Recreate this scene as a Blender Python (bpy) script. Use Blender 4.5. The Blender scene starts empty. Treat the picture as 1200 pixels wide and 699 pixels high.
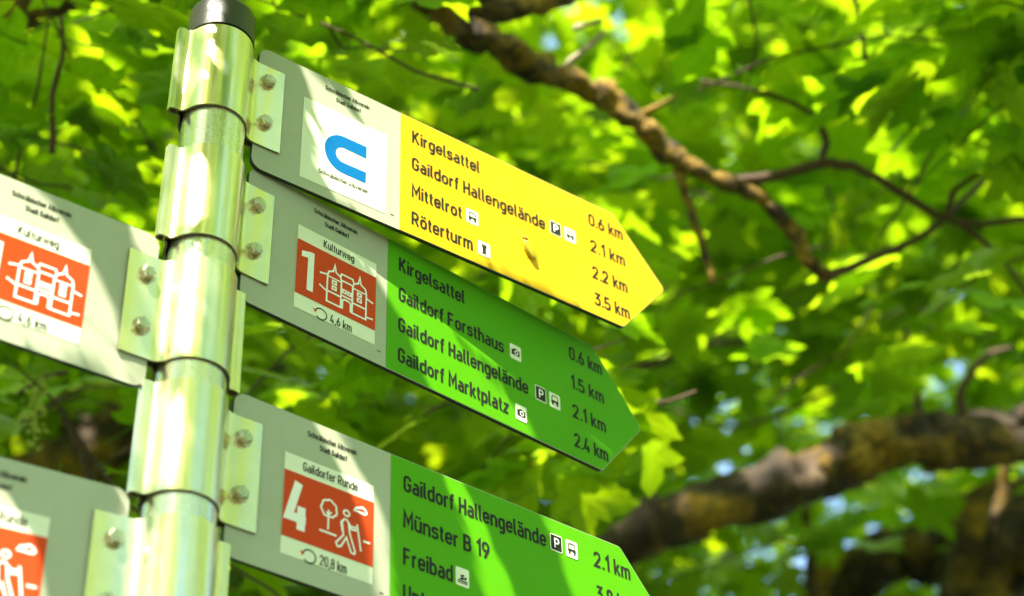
import bpy, bmesh, math, random
import numpy as np
from mathutils import Vector, Matrix

random.seed(7)
rng = np.random.default_rng(11)
scene = bpy.context.scene
COL = scene.collection
R = math.radians
U = 0.16                                  # height of one sign plate in metres

# ------------------------------------------------------------------ camera
CAM_Z = 1.55
PITCH, ROLL, FPX = 0.6373, -0.049, 1976.29
F = np.array([0, math.cos(PITCH), math.sin(PITCH)])
R0 = np.array([1.0, 0, 0]); U0 = np.cross(R0, F)
RT = math.cos(ROLL) * R0 + math.sin(ROLL) * U0
UP = -math.sin(ROLL) * R0 + math.cos(ROLL) * U0
CAM = np.array([0, 0, CAM_Z])
cd = bpy.data.cameras.new('camera'); cam = bpy.data.objects.new('camera', cd); COL.objects.link(cam)
cam.matrix_world = Matrix(((RT[0], UP[0], -F[0], CAM[0]), (RT[1], UP[1], -F[1], CAM[1]), (RT[2], UP[2], -F[2], CAM[2]), (0, 0, 0, 1)))
cd.sensor_width = 36; cd.lens = FPX / 1200 * 36; cd.clip_start = 0.05; cd.clip_end = 3000
cd.dof.use_dof = True; cd.dof.focus_distance = 1.65; cd.dof.aperture_fstop = 3.5; cd.dof.aperture_blades = 0
scene.camera = cam

# ------------------------------------------------------------------ sun and sky
SUN = np.array([-0.584, -1.821, 2.51]); SUN = SUN / np.linalg.norm(SUN)
w = bpy.data.worlds.new('World'); scene.world = w; w.use_nodes = True
nt = w.node_tree; nt.nodes.clear()
sky = nt.nodes.new('ShaderNodeTexSky'); sky.sky_type = 'NISHITA'; sky.sun_disc = False
sky.sun_elevation = math.asin(SUN[2]); sky.sun_rotation = math.atan2(SUN[0], SUN[1])
sky.air_density = 1.0; sky.dust_density = 1.0; sky.ozone_density = 1.5
bg = nt.nodes.new('ShaderNodeBackground'); bg.inputs[1].default_value = 0.15
wo = nt.nodes.new('ShaderNodeOutputWorld'); nt.links.new(sky.outputs[0], bg.inputs[0]); nt.links.new(bg.outputs[0], wo.inputs[0])
sd = bpy.data.lights.new('sun', 'SUN'); sd.energy = 5.0; sd.angle = R(0.53); sd.color = (1.0, 0.92, 0.78)
so = bpy.data.objects.new('sun', sd); COL.objects.link(so)
so.rotation_euler = Vector(SUN).to_track_quat('Z', 'Y').to_euler(); so.location = (-3, -8, 12)

vs = scene.view_settings
vs.view_transform = 'Standard'; vs.look = 'None'; vs.gamma = 1.0; vs.use_curve_mapping = False; vs.exposure = 2.08
cy = scene.cycles
cy.use_denoising = True; cy.max_bounces = 12; cy.diffuse_bounces = 5; cy.glossy_bounces = 4
cy.transmission_bounces = 10; cy.transparent_max_bounces = 8
cy.caustics_reflective = False; cy.caustics_refractive = False; cy.sample_clamp_indirect = 6.0

# ------------------------------------------------------------------ helpers
def pix(px, py, depth):
    """world point seen at photo pixel (px, py), `depth` metres along the view axis"""
    return CAM + depth * (F + (px - 600) / FPX * RT - (py - 349.5) / FPX * UP)
def ray(px, py):
    d = F + (px - 600) / FPX * RT - (py - 349.5) / FPX * UP
    return d / np.linalg.norm(d)
def project(P):
    V = np.asarray(P) - CAM
    z = V @ F
    zz = np.where(np.abs(z) < 1e-6, 1e-6, z)
    return 600 + FPX * (V @ RT) / zz, 349.5 - FPX * (V @ UP) / zz, z

def tag(o, label=None, cat=None, group=None, kind=None):
    if label: o['label'] = label
    if cat: o['category'] = cat
    if group: o['group'] = group
    if kind: o['kind'] = kind
    return o
def empty(name, loc, rot=(0, 0, 0)):
    o = bpy.data.objects.new(name, None); COL.objects.link(o); o.location = loc; o.rotation_euler = rot
    o.empty_display_size = 0.1
    return o
def mesh_obj(name, verts, faces, mat, parent=None, smooth=False, mats=None, mi=None):
    me = bpy.data.meshes.new(name); me.from_pydata([tuple(v) for v in verts], [], faces)
    if mat: me.materials.append(mat)
    if mats:
        for m in mats: me.materials.append(m)
    if mi is not None: me.polygons.foreach_set('material_index', mi)
    if smooth: me.polygons.foreach_set('use_smooth', [True] * len(me.polygons))
    me.update()
    o = bpy.data.objects.new(name, me); COL.objects.link(o)
    if parent: o.parent = parent
    return o

# ------------------------------------------------------------------ materials
def mat(name, col, rough=0.5, metal=0.0, spec=0.5):
    m = bpy.data.materials.new(name); m.use_nodes = True
    b = m.node_tree.nodes['Principled BSDF']
    b.inputs['Base Color'].default_value = (*col, 1); b.inputs['Roughness'].default_value = rough
    b.inputs['Metallic'].default_value = metal; b.inputs['Specular IOR Level'].default_value = spec
    return m
def N(m, t, **kw):
    n = m.node_tree.nodes.new(t)
    for k, v in kw.items(): setattr(n, k, v)
    return n
def L(m, a, b): m.node_tree.links.new(a, b)
def ramp(m, fac, stops):
    r = N(m, 'ShaderNodeValToRGB'); L(m, fac, r.inputs[0])
    e = r.color_ramp.elements
    e[0].position, e[0].color = stops[0][0], (*stops[0][1], 1)
    e[1].position, e[1].color = stops[-1][0], (*stops[-1][1], 1)
    for p, c in stops[1:-1]:
        k = e.new(p); k.color = (*c, 1)
    return r.outputs[0]
def noise(m, scale, detail=4, rough=0.55, vec=None, coord='Object', stretch=None):
    n = N(m, 'ShaderNodeTexNoise'); n.inputs['Scale'].default_value = scale
    n.inputs['Detail'].default_value = detail; n.inputs['Roughness'].default_value = rough
    tc = N(m, 'ShaderNodeTexCoord'); v = tc.outputs[coord]
    if stretch:
        mp = N(m, 'ShaderNodeMapping'); mp.inputs['Scale'].default_value = stretch; L(m, v, mp.inputs[0]); v = mp.outputs[0]
    L(m, v, n.inputs['Vector'])
    return n.outputs['Fac']
def bsdf(m): return m.node_tree.nodes['Principled BSDF']
def bump(m, h, strength, dist=0.002):
    b = N(m, 'ShaderNodeBump'); b.inputs['Strength'].default_value = strength; b.inputs['Distance'].default_value = dist
    L(m, h, b.inputs['Height']); L(m, b.outputs[0], bsdf(m).inputs['Normal'])
def g(v): return (v, v, v)
def dirty(name, col, rough, dirt, amt, spec=0.22):
    """painted or printed foil with faint film of dirt, fine speckle and uneven gloss"""
    m = mat(name, col, rough, 0, spec)
    f1 = noise(m, 9, 6, 0.65); f2 = noise(m, 160, 2, 0.5)
    c1 = ramp(m, f1, [(0.42, g(0)), (0.75, g(amt))])
    c2 = ramp(m, f2, [(0.68, g(0)), (0.76, g(amt * 1.2))])
    mx = N(m, 'ShaderNodeMath', operation='MAXIMUM'); L(m, c1, mx.inputs[0]); L(m, c2, mx.inputs[1])
    mix = N(m, 'ShaderNodeMix', data_type='RGBA'); mix.inputs[6].default_value = (*col, 1); mix.inputs[7].default_value = (*dirt, 1)
    L(m, mx.outputs[0], mix.inputs[0]); L(m, mix.outputs[2], bsdf(m).inputs['Base Color'])
    rr = ramp(m, f1, [(0.3, g(rough - 0.07)), (0.7, g(min(1, rough + 0.16)))]); L(m, rr, bsdf(m).inputs['Roughness'])
    bump(m, noise(m, 45, 3), 0.06, 0.001)
    return m
M_plate = dirty('sign_grey_face', (0.40, 0.43, 0.31), 0.40, (0.30, 0.29, 0.18), 0.35)
M_edge = mat('plate_core_black', (0.02, 0.018, 0.014), 0.6)
M_back = mat('plate_back_aluminium', (0.6, 0.6, 0.58), 0.4, 0.7)
M_yellow = dirty('sign_yellow_foil', (0.74, 0.43, 0.008), 0.36, (0.56, 0.34, 0.02), 0.30)
M_green = dirty('sign_green_foil', (0.080, 0.34, 0.0015), 0.42, (0.09, 0.27, 0.012), 0.28, 0.14)
M_label = dirty('label_white_foil', (0.76, 0.79, 0.61), 0.38, (0.6, 0.58, 0.42), 0.25)
M_white = dirty('print_white', (0.84, 0.83, 0.78), 0.4, (0.65, 0.62, 0.5), 0.2)
M_red = dirty('label_red_print', (0.60, 0.052, 0.008), 0.42, (0.48, 0.08, 0.02), 0.22, 0.15)
M_blue = mat('logo_blue', (0.0, 0.13, 0.37), 0.42, 0, 0.2)
M_blue2 = mat('logo_dark_blue', (0.0, 0.10, 0.40), 0.38)
M_ink = mat('ink_black', (0.020, 0.021, 0.016), 0.5, 0, 0.15)
M_yline = mat('foil_seam', (0.52, 0.38, 0.01), 0.5)

def metal(name, col, rough, streak, spangle, bmp, mott=0.82, tint=None, met=1.0):
    m = mat(name, col, rough, met)
    f = noise(m, 90, 5, 0.6, stretch=(1, 1, streak)); s = noise(m, spangle, 3, 0.6)
    c = ramp(m, f, [(0.3, tuple(x * 0.72 for x in col)), (0.6, col), (0.8, tuple(min(1, x * 1.15) for x in col))])
    c2 = ramp(m, s, [(0.35, g(mott)), (0.65, g(1.0))])
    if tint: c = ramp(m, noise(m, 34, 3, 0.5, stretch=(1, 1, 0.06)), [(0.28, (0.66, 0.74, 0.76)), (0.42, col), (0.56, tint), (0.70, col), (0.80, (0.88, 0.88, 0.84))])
    mix = N(m, 'ShaderNodeMix', data_type='RGBA', blend_type='MULTIPLY'); mix.inputs[0].default_value = 1
    L(m, c, mix.inputs[6]); L(m, c2, mix.inputs[7]); L(m, mix.outputs[2], bsdf(m).inputs['Base Color'])
    L(m, ramp(m, s, [(0.3, g(rough * 0.92)), (0.7, g(rough * 1.15))]), bsdf(m).inputs['Roughness'])
    bump(m, f, bmp, 0.001)
    return m
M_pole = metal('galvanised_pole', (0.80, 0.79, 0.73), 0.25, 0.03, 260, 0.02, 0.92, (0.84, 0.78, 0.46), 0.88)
M_clamp = metal('clamp_steel', (0.88, 0.82, 0.60), 0.23, 0.10, 60, 0.01, 0.95, (0.92, 0.80, 0.32), 0.90)
M_bolt = metal('bolt_steel', (0.62, 0.58, 0.42), 0.26, 1.0, 300, 0.10)
M_rim = mat('clamp_cut_edge', (0.28, 0.24, 0.15), 0.5, 0.6)
M_cap = mat('cap_plastic', (0.022, 0.020, 0.016), 0.33)
bump(M_cap, noise(M_cap, 60, 4, stretch=(1, 1, 14)), 0.35, 0.002)

def leaf_mat(name, dark, light, tr_d, tr_l):
    m = bpy.data.materials.new(name); m.use_nodes = True
    b = bsdf(m); b.inputs['Roughness'].default_value = 0.36; b.inputs['Specular IOR Level'].default_value = 0.42
    at = N(m, 'ShaderNodeAttribute'); at.attribute_name = 'rnd'
    uv = N(m, 'ShaderNodeUVMap'); uv.uv_map = 'leaf'
    # veins: five ribs fanning out from the leaf base
    sp = N(m, 'ShaderNodeSeparateXYZ'); L(m, uv.outputs[0], sp.inputs[0])
    an = N(m, 'ShaderNodeMath', operation='ARCTAN2'); L(m, sp.outputs[0], an.inputs[0]); L(m, sp.outputs[1], an.inputs[1])
    ab = N(m, 'ShaderNodeMath', operation='ABSOLUTE'); L(m, an.outputs[0], ab.inputs[0])
    di = N(m, 'ShaderNodeMath', operation='PINGPONG'); di.inputs[1].default_value = 0.40; L(m, ab.outputs[0], di.inputs[0])
    ln = N(m, 'ShaderNodeVectorMath', operation='LENGTH'); L(m, uv.outputs[0], ln.inputs[0])
    mu = N(m, 'ShaderNodeMath', operation='MULTIPLY'); L(m, di.outputs[0], mu.inputs[0]); L(m, ln.outputs['Value'], mu.inputs[1])
    vein = ramp(m, mu.outputs[0], [(0.0, g(1)), (0.022, g(0))])
    wv = N(m, 'ShaderNodeTexNoise'); wv.inputs['Scale'].default_value = 6; wv.inputs['Detail'].default_value = 4; L(m, uv.outputs[0], wv.inputs['Vector'])
    def col(a, c, k):
        mx = N(m, 'ShaderNodeMix', data_type='RGBA'); mx.inputs[6].default_value = (*a, 1); mx.inputs[7].default_value = (*c, 1)
        L(m, at.outputs['Fac'], mx.inputs[0])
        m2 = N(m, 'ShaderNodeMix', data_type='RGBA', blend_type='MULTIPLY'); m2.inputs[0].default_value = 1
        L(m, mx.outputs[2], m2.inputs[6]); L(m, ramp(m, wv.outputs['Fac'], [(0.3, g(0.8)), (0.7, g(1.0))]), m2.inputs[7])
        m3 = N(m, 'ShaderNodeMix', data_type='RGBA'); m3.inputs[7].default_value = (*tuple(min(1, x * k + 0.02) for x in c), 1)
        vf = N(m, 'ShaderNodeMath', operation='MULTIPLY'); vf.inputs[1].default_value = 0.55; L(m, vein, vf.inputs[0])
        L(m, vf.outputs[0], m3.inputs[0]); L(m, m2.outputs[2], m3.inputs[6])
        return m3.outputs[2]
    L(m, col(dark, light, 1.25), b.inputs['Base Color'])
    t = N(m, 'ShaderNodeBsdfTranslucent'); L(m, col(tr_d, tr_l, 0.9), t.inputs[0])
    mix = N(m, 'ShaderNodeMixShader'); mix.inputs[0].default_value = 0.62
    out = m.node_tree.nodes['Material Output']
    L(m, b.outputs[0], mix.inputs[1]); L(m, t.outputs[0], mix.inputs[2]); L(m, mix.outputs[0], out.inputs[0])
    return m
M_leaf = leaf_mat('maple_leaf', (0.070, 0.135, 0.006), (0.135, 0.19, 0.008), (0.30, 0.57, 0.003), (0.47, 0.65, 0.005))

def bark_mat(name, moss):
    m = mat(name, (0.08, 0.05, 0.025), 0.85)
    f = noise(m, 14 + 40 * moss, 6, 0.65, stretch=(1, 1, 1)); f2 = noise(m, 4 + 45 * moss, 5, 0.6); f3 = noise(m, 60, 3)
    base = ramp(m, f, [(0.36, (0.014, 0.008, 0.003)), (0.54, (0.050, 0.030, 0.013)), (0.74, (0.20, 0.145, 0.09))])
    mo = ramp(m, f3, [(0.3, (0.09, 0.07, 0.008)), (0.7, (0.42, 0.23, 0.018))])
    mix = N(m, 'ShaderNodeMix', data_type='RGBA')
    L(m, ramp(m, f2, [(0.5 - moss * 0.3, g(0)), (0.62 - moss * 0.2, g(1))]), mix.inputs[0]); L(m, base, mix.inputs[6]); L(m, mo, mix.inputs[7])
    L(m, mix.outputs[2], bsdf(m).inputs['Base Color']); bump(m, f, 0.9, 0.02)
    return m
M_bark = bark_mat('maple_bark', 0.05)
M_moss = bark_mat('mossy_bark', 0.35)
M_twig = mat('twig_bark', (0.075, 0.042, 0.020), 0.8)
M_ground = mat('forest_grass', (0.07, 0.10, 0.025), 0.95)
L(M_ground, ramp(M_ground, noise(M_ground, 0.8, 6), [(0.35, (0.05, 0.085, 0.02)), (0.6, (0.09, 0.12, 0.03)), (0.72, (0.16, 0.13, 0.07))]), bsdf(M_ground).inputs['Base Color'])
M_gravel = mat('path_gravel', (0.36, 0.30, 0.21), 0.95)
L(M_gravel, ramp(M_gravel, noise(M_gravel, 60, 4), [(0.3, (0.24, 0.19, 0.13)), (0.7, (0.42, 0.36, 0.26))]), bsdf(M_gravel).inputs['Base Color'])

# ------------------------------------------------------------------ the setting: ground and path (below the frame)
gv = []; gf = []
n = 41; ext = 600
for i in range(n):
    for j in range(n):
        x = (i / (n - 1) * 2 - 1); y = (j / (n - 1) * 2 - 1)
        x = math.copysign(abs(x) ** 2.2, x) * ext; y = math.copysign(abs(y) ** 2.2, y) * ext
        gv.append((x, y, 0.02 * math.sin(x * 0.7) * math.cos(y * 0.9) - 0.02 if abs(x) + abs(y) < 60 else -0.02))
for i in range(n - 1):
    for j in range(n - 1):
        gf.append((i * n + j, (i + 1) * n + j, (i + 1) * n + j + 1, i * n + j + 1))
tag(mesh_obj('ground', gv, gf, M_ground, smooth=True), kind='structure')
pv = []; pf = []
for k in range(40):
    t = -30 + k * 1.5; c = 0.6 * math.sin(t * 0.15) - 0.3
    pv += [(t, c - 1.2 - 0.1 * math.sin(t * 3.1), 0.024), (t, c + 0.75 + 0.1 * math.sin(t * 2.3), 0.024)]
    if k: pf.append((2 * k - 2, 2 * k, 2 * k + 1, 2 * k - 1))
tag(mesh_obj('path', pv, pf, M_gravel), kind='structure')

# ------------------------------------------------------------------ sign frame
PX, PY, PR = -1.7275 * U, 7.4177 * U, 0.1882 * U
SIGNS = {1: (0.8968, 7.6841, -0.0107), 2: (0.7953, 6.712, -0.0125), 3: (0.8244, 5.0925, -0.0067),
         4: (0.8826, 5.8916, 0.0017), 5: (0.968, 4.2958, 0.0)}
def sign_basis(i):
    a, z, e = SIGNS[i]
    d = np.array([math.sin(a), math.cos(a), 0.0]); up = np.array([0, 0, 1.0])
    return np.array([PX, PY, CAM_Z + z * U]), math.cos(e) * d + math.sin(e) * up, math.sin(e) * d - math.cos(e) * up
def sign_point(i, s, t):
    o, ds, dt = sign_basis(i)
    return o + U * (s * ds + t * dt)

# ---- stroke lettering in the manner of road-sign letters: centre lines with rounded corners
def rr(x0, y0, x1, y1, r):
    return ('c', [(x0, y0, r), (x1, y0, r), (x1, y1, r), (x0, y1, r)])
X, B, C = 0.65, 0.07, 0.93
O_ = rr(0.07, B, 0.45, X, 0.19)
OB = rr(0.07, B, 0.48, C, 0.2)
ARCH = [(0.07, 0.42), (0.07, X, 0.18), (0.45, X, 0.18), (0.45, 0)]
DOTS = [[(0.15, 0.82), (0.15, 0.97)], [(0.37, 0.82), (0.37, 0.97)]]
G = {
 'a': [[(0.10, X), (0.43, X, 0.17), (0.43, 0)], [(0.43, 0.39), (0.07, 0.39, 0.15), (0.07, B, 0.15), (0.43, B, 0.1), (0.43, 0.25)]],
 'b': [[(0.07, 0), (0.07, 1)], O_], 'c': [[(0.43, 0.48), (0.43, X, 0.18), (0.07, X, 0.18), (0.07, B, 0.18), (0.43, B, 0.18), (0.43, 0.24)]],
 'd': [[(0.45, 0), (0.45, 1)], O_],
 'e': [[(0.07, 0.36), (0.45, 0.36), (0.45, X, 0.18), (0.07, X, 0.18), (0.07, B, 0.18), (0.43, B, 0.17), (0.43, 0.2)]],
 'f': [[(0.14, 0), (0.14, C, 0.14), (0.33, C)], [(0.0, X), (0.31, X)]],
 'g': [O_, [(0.45, 0.72), (0.45, -0.2, 0.17), (0.1, -0.2)]],
 'h': [[(0.07, 0), (0.07, 1)], ARCH], 'i': [[(0.07, 0), (0.07, 0.72)], [(0.07, 0.84), (0.07, 0.99)]],
 'k': [[(0.07, 0), (0.07, 1)], [(0.43, 0.72), (0.12, 0.28)], [(0.21, 0.42), (0.45, 0)]],
 'l': [[(0.07, 1), (0.07, B, 0.12), (0.21, B)]],
 'm': [[(0.07, 0), (0.07, 0.72)], [(0.07, 0.42), (0.07, X, 0.15), (0.38, X, 0.15), (0.38, 0)], [(0.38, 0.42), (0.38, X, 0.15), (0.69, X, 0.15), (0.69, 0)]],
 'n': [[(0.07, 0), (0.07, 0.72)], ARCH], 'o': [O_], 'p': [O_, [(0.07, 0.72), (0.07, -0.27)]],
 'r': [[(0.07, 0), (0.07, 0.72)], [(0.07, 0.42), (0.07, X, 0.16), (0.32, X)]],
 's': [[(0.40, 0.54), (0.40, X, 0.12), (0.07, X, 0.14), (0.07, 0.365, 0.13), (0.41, 0.365, 0.13), (0.41, B, 0.14), (0.06, B, 0.12), (0.06, 0.18)]],
 't': [[(0.13, 0.9), (0.13, B, 0.12), (0.30, B)], [(0.0, X), (0.29, X)]],
 'u': [[(0.07, 0.72), (0.07, B, 0.17), (0.45, B, 0.17), (0.45, 0.3)], [(0.45, 0.72), (0.45, 0)]],
 'v': [[(0.04, 0.72), (0.24, 0.02), (0.44, 0.72)]], 'w': [[(0.04, 0.72), (0.19, 0.02), (0.35, 0.7), (0.51, 0.02), (0.66, 0.72)]],
 'z': [[(0.05, X), (0.40, X), (0.06, B), (0.42, B)]],
 'A': [[(0.04, 0), (0.29, 1), (0.54, 0)], [(0.13, 0.27), (0.45, 0.27)]],
 'B': [[(0.07, 0.0), (0.07, 1.0)], [(0.07, C), (0.46, C, 0.17), (0.46, 0.52, 0.17), (0.07, 0.52)], [(0.3, 0.52), (0.49, 0.52, 0.18), (0.49, B, 0.18), (0.07, B)]],
 'F': [[(0.07, 0), (0.07, 1)], [(0.07, C), (0.47, C)], [(0.07, 0.5), (0.42, 0.5)]],
 'G': [[(0.48, 0.7), (0.48, C, 0.19), (0.07, C, 0.19), (0.07, B, 0.19), (0.48, B, 0.19), (0.48, 0.47), (0.28, 0.47)]],
 'H': [[(0.07, 0), (0.07, 1)], [(0.49, 0), (0.49, 1)], [(0.07, 0.5), (0.49, 0.5)]],
 'K': [[(0.07, 0), (0.07, 1)], [(0.5, 1), (0.1, 0.38)], [(0.22, 0.55), (0.53, 0)]],
 'M': [[(0.07, 0), (0.07, 0.98), (0.34, 0.35), (0.61, 0.98), (0.61, 0)]],
 'P': [[(0.07, 0), (0.07, 1)], [(0.07, C), (0.48, C, 0.2), (0.48, 0.45, 0.2), (0.07, 0.45)]],
 'R': [[(0.07, 0), (0.07, 1)], [(0.07, C), (0.48, C, 0.2), (0.48, 0.46, 0.2), (0.07, 0.46)], [(0.28, 0.46), (0.52, 0)]],
 'S': [[(0.47, 0.75), (0.47, C, 0.18), (0.07, C, 0.19), (0.07, 0.52, 0.18), (0.48, 0.5, 0.18), (0.48, B, 0.19), (0.06, B, 0.18), (0.06, 0.25)]],
 'U': [[(0.07, 1), (0.07, B, 0.2), (0.48, B, 0.2), (0.48, 1)]],
 '0': [OB], '1': [[(0.05, 0.74), (0.26, 0.96), (0.26, 0)]],
 '2': [[(0.07, 0.72), (0.07, C, 0.18), (0.47, C, 0.18), (0.47, 0.6, 0.1), (0.07, B), (0.5, B)]],
 '3': [[(0.06, C), (0.46, C), (0.24, 0.57), (0.48, 0.57, 0.18), (0.48, B, 0.19), (0.06, B, 0.17), (0.06, 0.24)]],
 '4': [[(0.30, 1), (0.06, 0.24), (0.53, 0.24)], [(0.40, 0.5), (0.40, 0)]],
 '5': [[(0.46, C), (0.10, C), (0.08, 0.53), (0.48, 0.57, 0.19), (0.48, B, 0.19), (0.06, B, 0.17), (0.06, 0.22)]],
 '6': [rr(0.07, B, 0.48, 0.57, 0.2), [(0.36, 1.0), (0.07, 0.45, 0.1), (0.07, 0.3)]],
 '8': [rr(0.09, 0.53, 0.46, C, 0.17), rr(0.07, B, 0.48, 0.53, 0.19)],
 '9': [rr(0.07, 0.43, 0.48, C, 0.2), [(0.19, 0.0), (0.48, 0.55, 0.1), (0.48, 0.7)]],
 '.': [[(0.08, 0.0), (0.08, 0.15)]], ',': [[(0.10, 0.14), (0.06, -0.12)]],
}
for a_, b_ in (('ä', 'a'), ('ö', 'o'), ('ü', 'u')): G[a_] = G[b_] + DOTS

def fillet(pts, closed):
    P = [(p[0], p[1], p[2] if len(p) > 2 else 0.0) for p in pts]; out = []; n = len(P)
    for i, (x, y, r) in enumerate(P):
        if (not closed and i in (0, n - 1)) or r == 0: out.append((x, y)); continue
        a = Vector(P[i - 1][:2]); b = Vector((x, y)); c = Vector(P[(i + 1) % n][:2])
        u = (a - b); v = (c - b); lu, lv = u.length, v.length; u /= lu; v /= lv
        ang = u.angle(v); k = r / math.tan(ang / 2)
        lim = min(lu * (0.5 if (closed or 0 < i - 1) else 0.98), lv * (0.5 if (closed or i + 1 < n - 1) else 0.98))
        if k > lim: k = lim; r = k * math.tan(ang / 2)
        p0 = b + u * k; p1 = b + v * k; bis = (u + v).normalized(); cen = b + bis * (r / math.sin(ang / 2))
        a0 = math.atan2(p0.y - cen.y, p0.x - cen.x); a1 = math.atan2(p1.y - cen.y, p1.x - cen.x)
        da = (a1 - a0 + math.pi) % (2 * math.pi) - math.pi
        for q in range(6): t = a0 + da * q / 5; out.append((cen.x + r * math.cos(t), cen.y + r * math.sin(t)))
    return out
def strip(path, closed, wd):
    """left and right outline of a stroke of width wd"""
    P = [Vector(p) for p in path]; n = len(P); Lf = []; Rt = []
    for i in range(n):
        if closed: a = (P[i] - P[i - 1]).normalized(); b = (P[(i + 1) % n] - P[i]).normalized()
        else:
            a = (P[i] - P[i - 1]).normalized() if i else (P[1] - P[0]).normalized()
            b = (P[i + 1] - P[i]).normalized() if i < n - 1 else a
        na = Vector((-a.y, a.x)); nb = Vector((-b.y, b.x)); m = na + nb
        if m.length < 1e-5: m = na
        m.normalize(); k = wd / 2 / max(0.35, m.dot(na))
        Lf.append(P[i] + m * k); Rt.append(P[i] - m * k)
    return Lf, Rt
class Ink:
    """collects flat print in sign coordinates (s to the right, t down, in plate heights)"""
    def __init__(self): self.v = []; self.f = []; self.k = 0
    def stroke(self, path, wd, closed=False, ox=0, oy=0, sx=1, sy=1, lift=True):
        path = [path[0]] + [p for i, p in enumerate(path[1:]) if (Vector(p) - Vector(path[i])).length > 1e-6]
        if closed and (Vector(path[0]) - Vector(path[-1])).length < 1e-6: path = path[:-1]
        a, b = strip(path, closed, wd); o = len(self.v); n = len(a); y = -0.00004 * (self.k % 4); self.k += 1
        for p, q in zip(a, b):
            for r in (p, q): self.v.append((ox + r.x * sx, y, oy + r.y * sy))
        for i in range(n if closed else n - 1):
            j = (i + 1) % n
            self.f.append((o + 2 * i, o + 2 * i + 1, o + 2 * j + 1, o + 2 * j))
    def poly(self, pts):
        o = len(self.v); y = -0.00004 * (self.k % 4); self.k += 1
        self.v += [(p[0], y, -p[1]) for p in pts]; self.f.append(tuple(range(o, o + len(pts))))
    def line(self, pts, wd, closed=False, r=0.0):
        """pts in (s, t)"""
        P = [(p[0], -p[1], p[2] if len(p) > 2 else r) for p in pts]
        self.stroke(fillet(P, closed), wd, closed)
    def text(self, txt, s, t, cap, width=None, wd=0.165, gap=0.10, align='l'):
        adv = []; x = 0
        for ch in txt:
            if ch == ' ': adv.append(x); x += 0.30; continue
            mx = max(p[0] for st in G[ch] for p in (st[1] if isinstance(st, tuple) else st))
            adv.append(x); x += mx + 0.07 + gap - {'l': 0.07, 't': 0.07, 'f': 0.08, 'r': 0.05, 'k': 0.03}.get(ch, 0)
        x -= gap
        sx = cap * 0.86 if width is None else width / x
        for ch, a in zip(txt, adv):
            if ch == ' ': continue
            for st in G[ch]:
                cl = isinstance(st, tuple)
                self.stroke([(s + (a + p[0]) * sx, -t + p[1] * cap) for p in fillet(st[1] if cl else st, cl)], wd * cap, cl)
        return s + x * sx
    def build(self, name, m, parent, y):
        vs = [(a * U, b + y, c * U) for a, b, c in self.v]
        return mesh_obj(name, vs, self.f, m, parent)

FACE = -0.00225        # plate face (camera side) in sign space, metres
def rpoly(pts, seg=8):
    P = [(p[0], p[1], p[2] if len(p) > 2 else 0) for p in pts]
    out = []
    n = len(P)
    for i, (x, y, r) in enumerate(P):
        if r == 0: out.append((x, y)); continue
        a = Vector(P[i - 1][:2]); b = Vector((x, y)); c = Vector(P[(i + 1) % n][:2])
        u = (a - b).normalized(); v = (c - b).normalized(); ang = u.angle(v); k = r / math.tan(ang / 2)
        p0 = b + u * k; p1 = b + v * k; cen = b + (u + v).normalized() * (r / math.sin(ang / 2))
        a0 = math.atan2(p0.y - cen.y, p0.x - cen.x); a1 = math.atan2(p1.y - cen.y, p1.x - cen.x)
        da = (a1 - a0 + math.pi) % (2 * math.pi) - math.pi
        for q in range(seg): t = a0 + da * q / (seg - 1); out.append((cen.x + r * math.cos(t), cen.y + r * math.sin(t)))
    return out
def slab(name, outline, y0, y1, parent, m_face, m_edge, m_back):
    """prism from an outline in (s, t); y0 = front, y1 = back (metres)"""
    n = len(outline)
    V = [(s * U, y0, -t * U) for s, t in outline] + [(s * U, y1, -t * U) for s, t in outline]
    Fc = [tuple(range(n)), tuple(range(2 * n - 1, n - 1, -1))] + [(i, i + n, (i + 1) % n + n, (i + 1) % n) for i in range(n)]
    return mesh_obj(name, V, Fc, None, parent, mats=[m_face, m_edge, m_back], mi=[0, 2] + [1] * n)
def sheet(name, outline, y, parent, m):
    i = Ink(); i.poly(outline); return i.build(name, m, parent, y)

def fan_strip(profile, z0, z1, name, parent, thick, m, rim, nz=5):
    """bent sheet metal: a profile in plan (u, v metres) swept from z0 to z1 with real thickness and worn cut edges"""
    a, b = strip(profile, False, thick); n = len(a); V = []; Fc = []; mi = []
    zs = [z0 + (z1 - z0) * k / nz for k in range(nz + 1)]
    ring = [(p.x, p.y) for p in a] + [(p.x, p.y) for p in reversed(b)]; q = len(ring)
    for z in zs: V += [(x, y, z) for x, y in ring]
    for k in range(nz):
        for i in range(q):
            j = (i + 1) % q
            Fc.append((k * q + i, k * q + j, (k + 1) * q + j, (k + 1) * q + i)); mi.append(1 if i in (n - 1, q - 1) else 0)
    for k, flip in ((0, True), (nz, False)):
        for i in range(n - 1):
            f = (k * q + i, k * q + i + 1, k * q + q - 2 - i, k * q + q - 1 - i)
            Fc.append(f if flip else f[::-1]); mi.append(1)
    o = mesh_obj(name, V, Fc, None, parent, mats=[m, rim], mi=mi)
    me = o.data
    bm = bmesh.new(); bm.from_mesh(me); bmesh.ops.recalc_face_normals(bm, faces=bm.faces)
    for e in bm.edges:
        if len(e.link_faces) == 2 and e.calc_face_angle(0) > 0.6: e.smooth = False
    for f in bm.faces: f.smooth = True
    bm.to_mesh(me); bm.free()
    return o

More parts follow.
